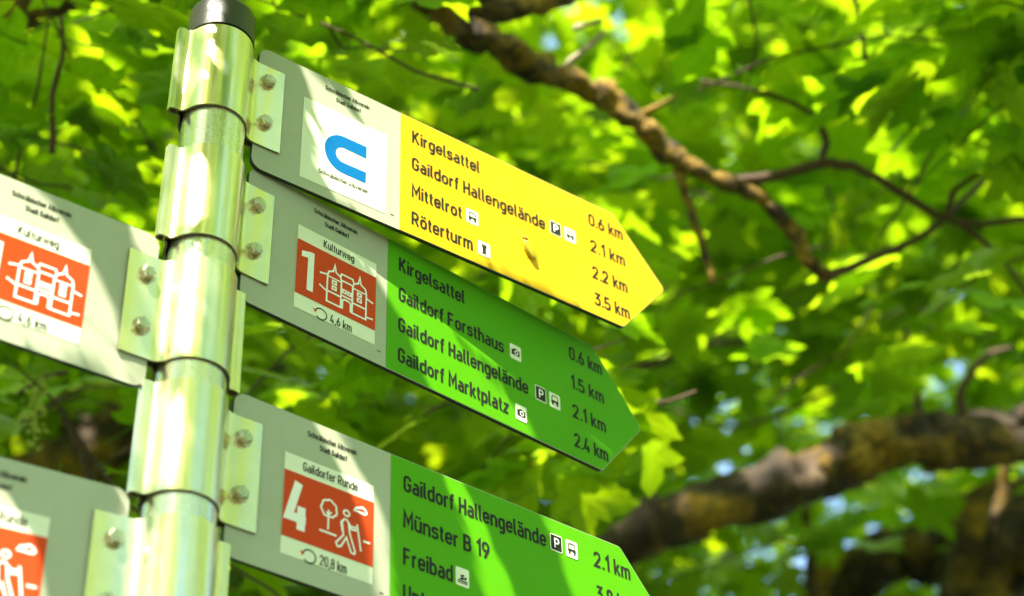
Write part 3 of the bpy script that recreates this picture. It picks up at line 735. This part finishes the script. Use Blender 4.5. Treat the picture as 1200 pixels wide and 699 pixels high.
def set_leaf_layers(me, uv, rnd):
    ul = me.uv_layers.new(name='leaf')
    lv = np.empty(len(me.loops), np.int32); me.loops.foreach_get('vertex_index', lv)
    ul.data.foreach_set('uv', uv[lv].astype(np.float32).ravel())
    at = me.attributes.new('rnd', 'FLOAT', 'POINT'); at.data.foreach_set('value', rnd.astype(np.float32))
def leaf_mass(name, pos, fr, size, rnd, parent, templates, base):
    """many leaves joined into one mesh"""
    Vs = []; Fs = []; uv = []; rn = []; off = 0; idx = rng.integers(0, len(templates), len(pos))
    for k, (V, Fc) in enumerate(templates):
        m = idx == k
        if not m.any(): continue
        W_ = np.einsum('nij,vj->nvi', fr[m] * size[m][:, None, None], V) + pos[m][:, None, :]
        cnt = m.sum(); nv = len(V)
        Vs.append(W_.reshape(-1, 3)); Fs.append((Fc[None] + (np.arange(cnt) * nv)[:, None, None] + off).reshape(-1, 3))
        uv.append(np.tile(V[:, :2], (cnt, 1))); rn.append(np.repeat(rnd[m], nv)); off += cnt * nv
    V = np.concatenate(Vs) - base; Fc = np.concatenate(Fs); uv = np.concatenate(uv); rn = np.concatenate(rn)
    me = bpy.data.meshes.new(name); me.vertices.add(len(V)); me.vertices.foreach_set('co', V.astype(np.float32).ravel())
    me.loops.add(Fc.size); me.loops.foreach_set('vertex_index', Fc.astype(np.int32).ravel())
    me.polygons.add(len(Fc)); me.polygons.foreach_set('loop_start', (np.arange(len(Fc)) * 3).astype(np.int32))
    me.polygons.foreach_set('use_smooth', np.ones(len(Fc), bool))
    me.update(calc_edges=True); set_leaf_layers(me, uv, rn); me.materials.append(M_leaf)
    o = bpy.data.objects.new(name, me); COL.objects.link(o); o.parent = parent; o['kind'] = 'stuff'
    return o
LEAF_ME = []
for k, (V, Fc) in enumerate(T0):
    n0 = len(V)
    sv, sf = tube([(0, 0.02, 0.0), (0.01, -0.25, 0.03), (0.0, -0.55, 0.12)], [0.012, 0.010, 0.012], 5)
    V2 = [tuple(v) for v in V] + [tuple(v) for v in sv]
    me = bpy.data.meshes.new('leaf'); me.from_pydata(V2, [], [tuple(int(q) for q in f) for f in Fc] + [tuple(q + n0 for q in f) for f in sf])
    me.polygons.foreach_set('use_smooth', [True] * len(me.polygons)); me.update()
    set_leaf_layers(me, np.array([v[:2] for v in V2]), np.full(len(V2), (k * 0.37) % 1.0)); me.materials.append(M_leaf); LEAF_ME.append(me)

def sprays(centres, per, spread, smin, smax):
    """leafy twigs: every centre grows `per` leaves on stalks around it; returns leaf base points, frames, sizes, twig centres"""
    n = len(centres); k = per
    c = np.repeat(centres, k, 0)
    th = rng.uniform(0, 2 * math.pi, n)
    tw = np.stack([np.cos(th), np.sin(th), rng.normal(0, 0.15, n)], 1)
    along = np.tile(np.linspace(-0.5, 0.5, k), n) + rng.normal(0, 0.08, n * k)
    side = np.tile(np.where(np.arange(k) % 2 == 0, 1, -1), n)
    twr = np.repeat(tw, k, 0); thr = np.repeat(th, k)
    head = thr + side * rng.uniform(0.7, 1.5, n * k) + rng.normal(0, 0.3, n * k)
    stalk = rng.uniform(0.05, 0.14, n * k)
    pos = c + twr * (along * spread)[:, None] + np.stack([np.cos(head), np.sin(head), rng.uniform(-0.5, 0.35, n * k)], 1) * stalk[:, None]
    fr = frames(head, rng.normal(0.22, 0.30, n * k), rng.normal(0, 0.30, n * k))
    size = rng.uniform(smin, smax, n * k)
    return pos, fr, size, tw

def ellip(n, c, rad, hollow=0.0):
    v = rng.normal(size=(n, 3)); v /= np.linalg.norm(v, axis=1)[:, None]
    r = rng.uniform(hollow ** 3, 1, n) ** (1 / 3)
    return np.array(c) + v * r[:, None] * np.array(rad)

# ------------------------------------------------------------------ trees
def catmull(pts, rad, step=6):
    P = [np.array(p, float) for p in pts]; P = [2 * P[0] - P[1]] + P + [2 * P[-1] - P[-2]]; out = []; rr_ = []
    for i in range(1, len(P) - 2):
        for q in range(step):
            t = q / step; a, b, c, d = P[i - 1:i + 3]
            out.append(0.5 * ((2 * b) + (-a + c) * t + (2 * a - 5 * b + 4 * c - d) * t * t + (-a + 3 * b - 3 * c + d) * t ** 3))
            rr_.append(rad[i - 1] * (1 - t) + rad[i] * t)
    out.append(P[-2]); rr_.append(rad[-1])
    return np.array(out), np.array(rr_)
def limb(name, parent, base, pts, rad, m, n=14, rough=0.12, step=7):
    P, r = catmull(pts, rad, step)
    seg = np.linalg.norm(np.diff(P, axis=0), axis=1).mean()
    P = P + rng.normal(0, 1, P.shape) * (r * 0.10)[:, None]
    ph = rng.uniform(0, 6.28, 5); radii = []
    for i in range(len(P)):
        k = np.arange(n) * 2 * math.pi / n
        f = 1 + rough * (0.5 * np.sin(2 * k + ph[0] + i * 0.5) + 0.4 * np.sin(3 * k + ph[1] - i * 0.8) + 0.35 * math.sin(i * 1.3 + ph[2])) + rng.normal(0, rough * 0.3, n)
        radii.append(r[i] * f)
    V, Fc = tube(P - base, radii, n)
    return mesh_obj(name, V, Fc, m, parent, True)
def px_path(rows): return [pix(*r) for r in rows]

TR = np.array([2.55, 4.1, 0.0]); TL = np.array([-2.6, 2.9, 0.0])
tree_r = empty('maple_tree', TR); tag(tree_r, 'maple tree with thick bare limb reaching in below the hanging green foliage', 'tree', 'maple trees around the signpost')
tree_l = empty('maple_tree', TL); tag(tree_l, 'maple tree whose mossy crooked branch slants down behind the yellow sign', 'tree', 'maple trees around the signpost')
limb('trunk', tree_r, TR, [TR + (0.05, 0, -0.25), TR + (0, 0, 0.05), TR + (-0.03, 0, 0.6), TR + (-0.05, 0.02, 2.0), TR + (0, 0.08, 3.6), TR + (0.1, 0.3, 5.4), TR + (0.2, 0.5, 7.2)], [0.34, 0.30, 0.22, 0.20, 0.17, 0.12, 0.05], M_bark, 20, 0.1)
limb('trunk', tree_l, TL, [TL + (0.05, 0, -0.25), TL + (0, 0, 0.05), TL + (0.03, 0, 0.6), TL + (0.06, 0.02, 2.0), TL + (0, 0.05, 3.6), TL + (-0.1, 0.1, 5.2), TL + (-0.1, 0.3, 7.0)], [0.30, 0.26, 0.20, 0.18, 0.15, 0.10, 0.04], M_bark, 20, 0.1)
# thick limb crossing the lower right
DB = 3.5
B_pts = px_path([(560, 745, DB + 0.25), (660, 690, DB + 0.2), (745, 632, DB + 0.1), (810, 600, DB), (880, 580, DB), (950, 558, DB), (1005, 535, DB), (1050, 516, DB), (1100, 515, DB), (1200, 517, DB + 0.05), (1320, 528, DB + 0.1)]) + [TR + (-0.05, 0.04, 2.9)]
limb('branch', tree_r, TR, B_pts, [0.030, 0.042, 0.050, 0.054, 0.056, 0.057, 0.058, 0.056, 0.056, 0.060, 0.07, 0.11], M_bark, 16, 0.16)
# farther limbs low on the right
limb('branch', tree_r, TR, px_path([(880, 790, 5.2), (985, 690, 5.1), (1060, 648, 5.0), (1120, 655, 4.9), (1180, 640, 4.8), (1290, 590, 4.7)]) + [TR + (0.0, 0.05, 3.3)], [0.06, 0.085, 0.08, 0.085, 0.10, 0.10, 0.12], M_bark, 14, 0.2)
limb('branch', tree_r, TR, px_path([(1130, 760, 4.6), (1165, 680, 4.55), (1230, 630, 4.5)]) + [TR + (0.0, 0.05, 2.9)], [0.10, 0.12, 0.12, 0.12], M_bark, 14, 0.2)
# mossy crooked branch from the upper left
DA = 2.9
limb('branch', tree_l, TL, [TL + (0, 0.05, 4.3), TL + (0.8, -0.1, 4.75)] + px_path([(420, -70, DA), (500, -8, DA), (560, 36, DA), (612, 72, DA), (660, 92, DA), (715, 116, DA), (752, 150, DA), (790, 182, DA), (835, 208, DA), (885, 228, DA), (922, 262, DA), (948, 305, DA), (968, 326, DA)]),
     [0.085, 0.06, 0.038, 0.032, 0.030, 0.025, 0.021, 0.021, 0.020, 0.018, 0.014, 0.013, 0.013, 0.012, 0.011], M_moss, 14, 0.34)
limb('branch', tree_l, TL, [TL + (0, 0.05, 3.9)] + px_path([(350, -120, 2.75), (480, -35, 2.7), (560, 4, 2.7), (620, 6, 2.7), (700, -22, 2.75), (800, -90, 2.8)]), [0.06, 0.03, 0.024, 0.022, 0.020, 0.017, 0.012], M_moss, 12, 0.22)
def small(tree, base, rows, r0, r1, m=M_twig, n=7):
    limb('branch', tree, base, px_path(rows), list(np.linspace(r0, r1, len(rows))), m, n, 0.15, 6)
small(tree_l, TL, [(790, 182, DA), (806, 235, DA), (822, 285, DA), (836, 332, DA - 0.02)], 0.010, 0.006, M_moss, 9)
small(tree_l, TL, [(968, 326, DA), (1015, 305, DA + 0.02), (1060, 288, DA + 0.05), (1100, 262, DA + 0.05), (1165, 200, DA + 0.1), (1210, 160, DA + 0.1)], 0.009, 0.004)
small(tree_l, TL, [(840, 212, DA), (900, 208, DA), (960, 192, DA), (1000, 196, DA), (1050, 222, DA), (1095, 250, DA), (1140, 262, DA), (1220, 255, DA)], 0.011, 0.005)
small(tree_l, TL, [(962, 192, DA), (968, 165, DA), (960, 138, DA), (985, 112, DA), (1010, 92, DA), (1012, 50, DA), (1000, -10, DA)], 0.007, 0.004)
small(tree_l, TL, [(960, 140, DA), (930, 122, DA), (880, 105, DA), (820, 95, DA)], 0.005, 0.003)
small(tree_l, TL, [(1110, 256, DA), (1118, 225, DA), (1145, 205, DA), (1165, 188, DA), (1185, 165, DA)], 0.006, 0.003)
small(tree_l, TL, [(1125, 262, DA), (1160, 290, DA), (1190, 325, DA), (1230, 380, DA)], 0.005, 0.003)
small(tree_l, TL, [(740, 140, DA), (765, 128, DA), (790, 115, DA)], 0.008, 0.004, M_moss)
small(tree_r, TR, [(1078, 500, DB), (1074, 455, DB), (1066, 415, DB), (1062, 385, DB)], 0.009, 0.005)
small(tree_r, TR, [(1128, 500, DB), (1126, 462, DB), (1140, 435, DB), (1160, 415, DB), (1185, 408, DB)], 0.010, 0.006)
small(tree_r, TR, [(1086, 505, DB), (1087, 530, DB), (1088, 552, DB)], 0.016, 0.014, M_bark, 9)
small(tree_r, TR, [(760, 470, 4.2), (860, 500, 4.2), (960, 465, 4.2), (1040, 420, 4.2), (1090, 385, 4.2)], 0.004, 0.008)
small(tree_r, TR, [(725, 440, 3.9), (770, 425, 3.9), (830, 405, 3.9), (900, 400, 3.9)], 0.012, 0.006)
small(tree_r, TR, [(945, 720, 4.4), (950, 650, 4.4), (944, 590, 4.4), (955, 560, 4.4)], 0.016, 0.012, M_bark)
small(tree_r, TR, [(1160, 640, 4.2), (1175, 580, 4.2), (1178, 530, 4.2)], 0.02, 0.014, M_bark)
small(tree_l, TL, [(545, 260, 4.2), (552, 180, 4.2), (548, 110, 4.2), (545, 40, 4.2), (552, -40, 4.2)], 0.034, 0.03, M_bark, 12)
small(tree_l, TL, [(62, 180, 2.4), (61, 120, 2.4), (68, 85, 2.4), (74, 60, 2.4), (72, 20, 2.4)], 0.0045, 0.003)
small(tree_l, TL, [(70, 480, 2.6), (88, 512, 2.6), (102, 545, 2.6), (112, 575, 2.6)], 0.006, 0.008)
small(tree_l, TL, [(22, 462, 2.5), (52, 442, 2.5), (80, 436, 2.5)], 0.004, 0.003)
small(tree_l, TL, [(130, 536, 3.0), (150, 526, 3.0), (170, 518, 3.0)], 0.004, 0.004)
limb('branch', tree_l, TL, [TL + (0.05, 0.1, 2.2)] + px_path([(-60, 640, 4.2), (60, 560, 4.3), (120, 520, 4.4), (200, 470, 4.6), (330, 420, 5.0)]), [0.12, 0.09, 0.085, 0.08, 0.07, 0.05], M_bark, 14, 0.18)
limb('branch', tree_l, TL, [TL + (0, 0.05, 4.0), (-1.9, 1.9, 4.05), (-1.3, 1.1, 3.95), (-0.85, 0.75, 3.85)], [0.06, 0.035, 0.022, 0.010], M_moss, 12, 0.18)
for q in range(3):
    a = TL + np.array([0, 0.1, 4.4 + 0.5 * q]); e = a + np.array([1.6 + q, 2.2 + q * 0.9, 1.4])
    limb('branch', tree_l, TL, [a, a * 0.6 + e * 0.4 + (0, 0, 0.2), e], [0.06, 0.04, 0.015], M_bark, 10)
    a = TR + np.array([0, 0.1, 4.2 + 0.6 * q]); e = a + np.array([-1.2 - 0.6 * q, 1.4 + q * 0.7, 1.5])
    limb('branch', tree_r, TR, [a, a * 0.6 + e * 0.4 + (0, 0, 0.2), e], [0.06, 0.04, 0.015], M_bark, 10)

M_pale = mat('dead_wood', (0.42, 0.34, 0.25), 0.8)
small(tree_l, TL, [(663, 78, 2.8), (686, 58, 2.8), (708, 38, 2.8)], 0.006, 0.005, M_pale)
small(tree_l, TL, [(672, 34, 2.8), (690, 28, 2.8), (706, 24, 2.8)], 0.005, 0.004, M_pale)
small(tree_l, TL, [(985, 108, DA), (1003, 100, DA), (1024, 92, DA)], 0.005, 0.004, M_pale)
# hanging flower tassel
M_flower = mat('maple_flower', (0.42, 0.50, 0.08), 0.6)
fv, ff = tube([pix(46, 446, 2.42) - TL, pix(44, 462, 2.42) - TL, pix(40, 512, 2.42) - TL], [0.0016, 0.0014, 0.0010], 5)
OC = np.array([(1, 0, 0), (-1, 0, 0), (0, 1, 0), (0, -1, 0), (0, 0, 1), (0, 0, -1)], float)
OF = [(0, 2, 4), (2, 1, 4), (1, 3, 4), (3, 0, 4), (2, 0, 5), (1, 2, 5), (3, 1, 5), (0, 3, 5)]
for q in range(110):
    t_ = q / 110; c_ = (pix(46, 446, 2.42) * (1 - t_) + pix(40, 514, 2.42) * t_) - TL + rng.normal(0, 0.010, 3)
    ff += [tuple(k + len(fv) for k in f) for f in OF]; fv += list(c_ + OC * rng.uniform(0.0018, 0.0042))
tag(mesh_obj('flower_tassel', fv, ff, M_flower, tree_l), kind='stuff')

# ---- foliage over the signs that casts the dappled shade
def flat_outline(fr, size, pos, tpl):
    V, Fc = tpl; n = len(OUT0); o = V[-n:]
    return pos + (fr @ (o * size).T).T
gob = []; covered = np.zeros(len(sa), bool)
for j, k in ((1, 2), (1, 3), (2, 3), (4, 5)):          # places that lie in the shadow of the sign above
    ol = np.array([sign_point(j, s_, t_) for s_, t_ in plate_outline(1 if j < 4 else -1)])
    o_j = inpoly(sa, sb, list(zip(ol @ S_a, ol @ S_b)))
    a_, n_ = SLICE[k]
    covered[a_:a_ + n_] |= o_j[a_:a_ + n_]
need = ~lit
for trial in range(14000):
    miss = np.flatnonzero(need & ~covered)
    if len(miss) < 60: break
    q = smp[miss[rng.integers(len(miss))]]
    big = trial < 3000; tiny = trial > 8000
    size = rng.uniform(0.075, 0.13) if big else rng.uniform(0.018, 0.04) if tiny else rng.uniform(0.035, 0.08)
    fr = frames(np.array([rng.uniform(0, 6.283)]), np.array([rng.normal(0.3, 0.35)]), np.array([rng.normal(0, 0.4)]))[0]
    pos = q + SUN * rng.uniform(0.55, 1.25) + rng.normal(0, 0.02, 3) - fr[:, 1] * size * 0.4
    k = int(rng.integers(8)); ol = flat_outline(fr, size, pos, T0[k])
    px_, py_, pz_ = project(ol)
    if (py_[pz_ > 0.05] > -45).any() and ((px_ > -60) & (px_ < 1260)).any(): continue
    oa, ob = ol @ S_a, ol @ S_b; box = np.flatnonzero((sa > oa.min()) & (sa < oa.max()) & (sb > ob.min()) & (sb < ob.max()))
    if len(box) == 0: continue
    cov = np.zeros(len(sa), bool); cov[box] = inpoly(sa[box], sb[box], list(zip(oa, ob)))
    if (cov & lit).sum() > 0: continue
    if (cov & need & ~covered).sum() < (6 if big else 2 if not tiny else 1): continue
    covered |= cov; gob.append((pos, fr, size, k))

# ---- crowns
def keep(P, near=2.02):
    x, y, z = project(P)
    inview = (x > -260) & (x < 1460) & (y > -220) & (y < 920)
    bad = inview & (z < near) & (z > 0)
    bad |= (np.linalg.norm(P - np.array([0, 0.9, 2.2]), axis=1) < 0.9)
    return ~bad
dome = np.stack([rng.uniform(-8, 8, 5800), rng.uniform(-8, 8, 5800), rng.uniform(3.5, 8.2, 5800)], 1)
dome = dome[(np.hypot(dome[:, 0], dome[:, 1] - 0.3) < 7.5) & (dome[:, 1] < 3.0)]
BARE = [([(745, 632), (810, 600), (880, 580), (950, 558), (1005, 535), (1050, 516), (1100, 515), (1200, 517)], 36, DB),
        ([(560, 36), (612, 72), (660, 92), (715, 116), (752, 150), (790, 182), (835, 208), (885, 228), (922, 262), (948, 305), (968, 326)], 16, DA),
        ([(790, 182), (806, 235), (822, 285), (836, 332)], 8, DA), ([(840, 212), (900, 208), (960, 192), (1000, 196), (1050, 222), (1095, 250), (1140, 262), (1200, 255)], 8, DA),
        ([(968, 326), (1015, 305), (1060, 288), (1100, 262)], 8, DA), ([(560, 4), (620, 6), (690, -18)], 14, 2.7), ([(985, 690), (1060, 648)], 26, 5.0), ([(1120, 670), (1200, 640)], 40, 4.6), ([(80, 545), (130, 515)], 22, 4.4)]
def hides_limb(P, size):
    x, y, z = project(P); r = np.zeros(len(P), bool); q = rng.uniform(0, 1, len(P)) < 0.97
    for pts, pr, dep in BARE:
        for (x0, y0), (x1, y1) in zip(pts[:-1], pts[1:]):
            dx, dy = x1 - x0, y1 - y0; t = np.clip(((x - x0) * dx + (y - y0) * dy) / (dx * dx + dy * dy), 0, 1)
            d = np.hypot(x - x0 - t * dx, y - y0 - t * dy)
            r |= (d < pr + 0.38 * size * FPX / np.maximum(z, 0.5)) & (z > 1) & (z < dep + 0.1)
    return r & q
over = np.stack([rng.uniform(-6, 6, 1300), rng.uniform(2.8, 6.2, 1300), rng.uniform(6.8, 10.0, 1300)], 1); over = over[over[:, 2] > over[:, 1] * 1.05 + 2.4]
cen = np.concatenate([over, ellip(3900, (0.6, 8.2, 7.2), (6.4, 4.6, 4.2)), ellip(420, (-1.6, 5.0, 4.9), (2.2, 1.6, 2.0)), ellip(330, (-0.3, 3.7, 4.2), (2.8, 1.0, 1.1)), dome])
# a few sprays set close behind the signs, as in the photograph
near_c = []
for (px_, py_, dp) in [(30, 110, 2.45), (110, 60, 2.5), (150, 190, 2.6), (40, 215, 2.55), (390, 40, 2.35), (330, 15, 2.5), (60, 470, 2.45), (110, 470, 2.7), (20, 560, 2.3), (330, 430, 2.5), (300, 590, 2.5), (560, 560, 2.6), (620, 430, 2.5),
                       (690, 480, 2.5), (720, 590, 2.6), (640, 570, 2.7), (870, 50, 2.8), (1000, 30, 2.8), (1130, 60, 2.8), (1110, 150, 2.8), (1190, 110, 2.75), (1190, 20, 2.7), (1060, 100, 2.9), (480, 130, 2.9), (420, 30, 2.5), (230, -10, 2.4), (300, 690, 2.4), (160, 30, 2.7), (1150, 330, 2.9), (830, 330, 3.0), (700, 200, 3.2), (1000, 400, 3.2)]:
    near_c.append(pix(px_, py_, dp))
near_c = np.array(near_c)
pos1, fr1, sz1, tw1 = sprays(cen, 9, 0.42, 0.085, 0.165)
pos2, fr2, sz2, tw2 = sprays(near_c, 9, 0.30, 0.085, 0.15)
pos = np.concatenate([pos1, pos2]); fr = np.concatenate([fr1, fr2]); size = np.concatenate([sz1, sz2])
mid = pos + fr[:, :, 1] * (size * 0.4)[:, None]
x, y, z = project(mid); crown = np.arange(len(mid)) < len(pos1)
far = ~(crown & (z > 0) & (x > -200) & (x < 1400) & (y > -200) & (y < 900) & (z < np.where(x > 560, 3.7, 2.75)))
ok = far & keep(mid) & ~in_gap(mid) & (mid[:, 2] > 2.3) & ~hides_limb(mid, size)
alive = ok.reshape(-1, 9).sum(1) >= 6
pos, fr, size, mid = pos[ok], fr[ok], size[ok], mid[ok]
rnd = rng.uniform(0, 1, len(pos))
x, y, z = project(mid)
inside = (x > -60) & (x < 1260) & (y > -60) & (y < 760) & (z > 0)
order = np.argsort(np.where(inside, -size / np.maximum(z, 0.1), 1e9))
ind = order[:300]; rest = np.ones(len(pos), bool); rest[ind] = False
left = mid[:, 0] < 0.35
for k in ind:
    root, base = (tree_l, TL) if left[k] else (tree_r, TR)
    o = bpy.data.objects.new('leaf', LEAF_ME[int(rng.integers(8))]); COL.objects.link(o); o.parent = root
    Mx = Matrix([[*(fr[k][r] * size[k]), pos[k][r] - base[r]] for r in range(3)] + [[0, 0, 0, 1]])
    o.matrix_local = Mx
leaf_mass('foliage', pos[rest & left], fr[rest & left], size[rest & left], rnd[rest & left], tree_l, T1, TL)
leaf_mass('foliage', pos[rest & ~left], fr[rest & ~left], size[rest & ~left], rnd[rest & ~left], tree_r, T1, TR)
gp = np.array([q[0] for q in gob]); gfm = np.array([q[1] for q in gob]); gs = np.array([q[2] for q in gob])
Vs, Fs = [], []
off = 0; uvs = []; rns = []
for p_, f_, s_, k in gob:
    V, Fc = T0[k]; Vs.append((f_ @ (V * s_).T).T + p_ - TL); Fs.append(Fc + off); off += len(V); uvs.append(V[:, :2]); rns.append(np.full(len(V), rng.uniform()))
me = bpy.data.meshes.new('overhanging_leaves'); me.from_pydata(np.concatenate(Vs).tolist(), [], np.concatenate(Fs).tolist()); me.update()
set_leaf_layers(me, np.concatenate(uvs), np.concatenate(rns)); me.materials.append(M_leaf)
o = bpy.data.objects.new('overhanging_leaves', me); COL.objects.link(o); o.parent = tree_l; o['kind'] = 'stuff'

# thin twigs carrying the sprays that can be seen
allc = np.concatenate([cen, near_c]); alltw = np.concatenate([tw1, tw2])
x, y, z = project(allc); vis = (x > -150) & (x < 1350) & (y > -150) & (y < 850) & (z > 2.3) & (z < 5.2) & alive
for root, base, side in ((tree_l, TL, True), (tree_r, TR, False)):
    V, Fc = [], []
    for c, t in zip(allc[vis & ((allc[:, 0] < 0.35) == side)], alltw[vis & ((allc[:, 0] < 0.35) == side)]):
        a = c - t * 0.17; b = c + t * 0.15 + rng.normal(0, 0.03, 3); pull = -t * 0.06 + rng.normal(0, 0.035, 3) + np.array([0, 0.02, 0.05])
        v, f = tube([a + pull - base, a * 0.7 + c * 0.3 + pull * 0.25 - base, c + rng.normal(0, 0.015, 3) - base, b - base], [0.0030, 0.0027, 0.0022, 0.0013], 5)
        Fc += [tuple(q + len(V) for q in k) for k in f]; V += v
    o = mesh_obj('twigs', V, Fc, M_twig, root, True); o['kind'] = 'stuff'

# ---- trees standing farther round the clearing (seen as reflections in the steel and as bounce light)
for k, (bx_, by_, h_, lab) in enumerate([(-9.5, -6.5, 8.0, 'broad maple standing across the path, off to one side'), (1.5, -12.5, 8.5, 'tall maple standing across the path behind the viewer'), (10.0, -5.0, 8.0, 'maple with low crown beside the gravel path'), (9.5, 3.5, 8.5, 'bushy maple standing by itself beyond the thick limbed maple'), (-10.0, 3.0, 8.0, 'full crowned maple beyond the maple with the mossy branch')]):
    b0 = np.array([bx_, by_, 0.0]); tr = empty('maple_tree', b0); tag(tr, lab, 'tree', 'maple trees around the signpost')
    limb('trunk', tr, b0, [b0 + (0, 0, -0.2), b0 + (0, 0, 0.5), b0 + (0.1, 0, 2.5), b0 + (0, 0.1, 5.5)], [0.3, 0.22, 0.18, 0.06], M_bark, 12)
    c_ = ellip(360, (bx_, by_, h_ * 0.52), (3.6, 3.6, h_ * 0.46), 0.45); p_, f_, s_, _ = sprays(c_, 9, 0.9, 0.22, 0.34)
    leaf_mass('foliage', p_, f_, s_, rng.uniform(0, 1, len(p_)), tr, T1, b0)
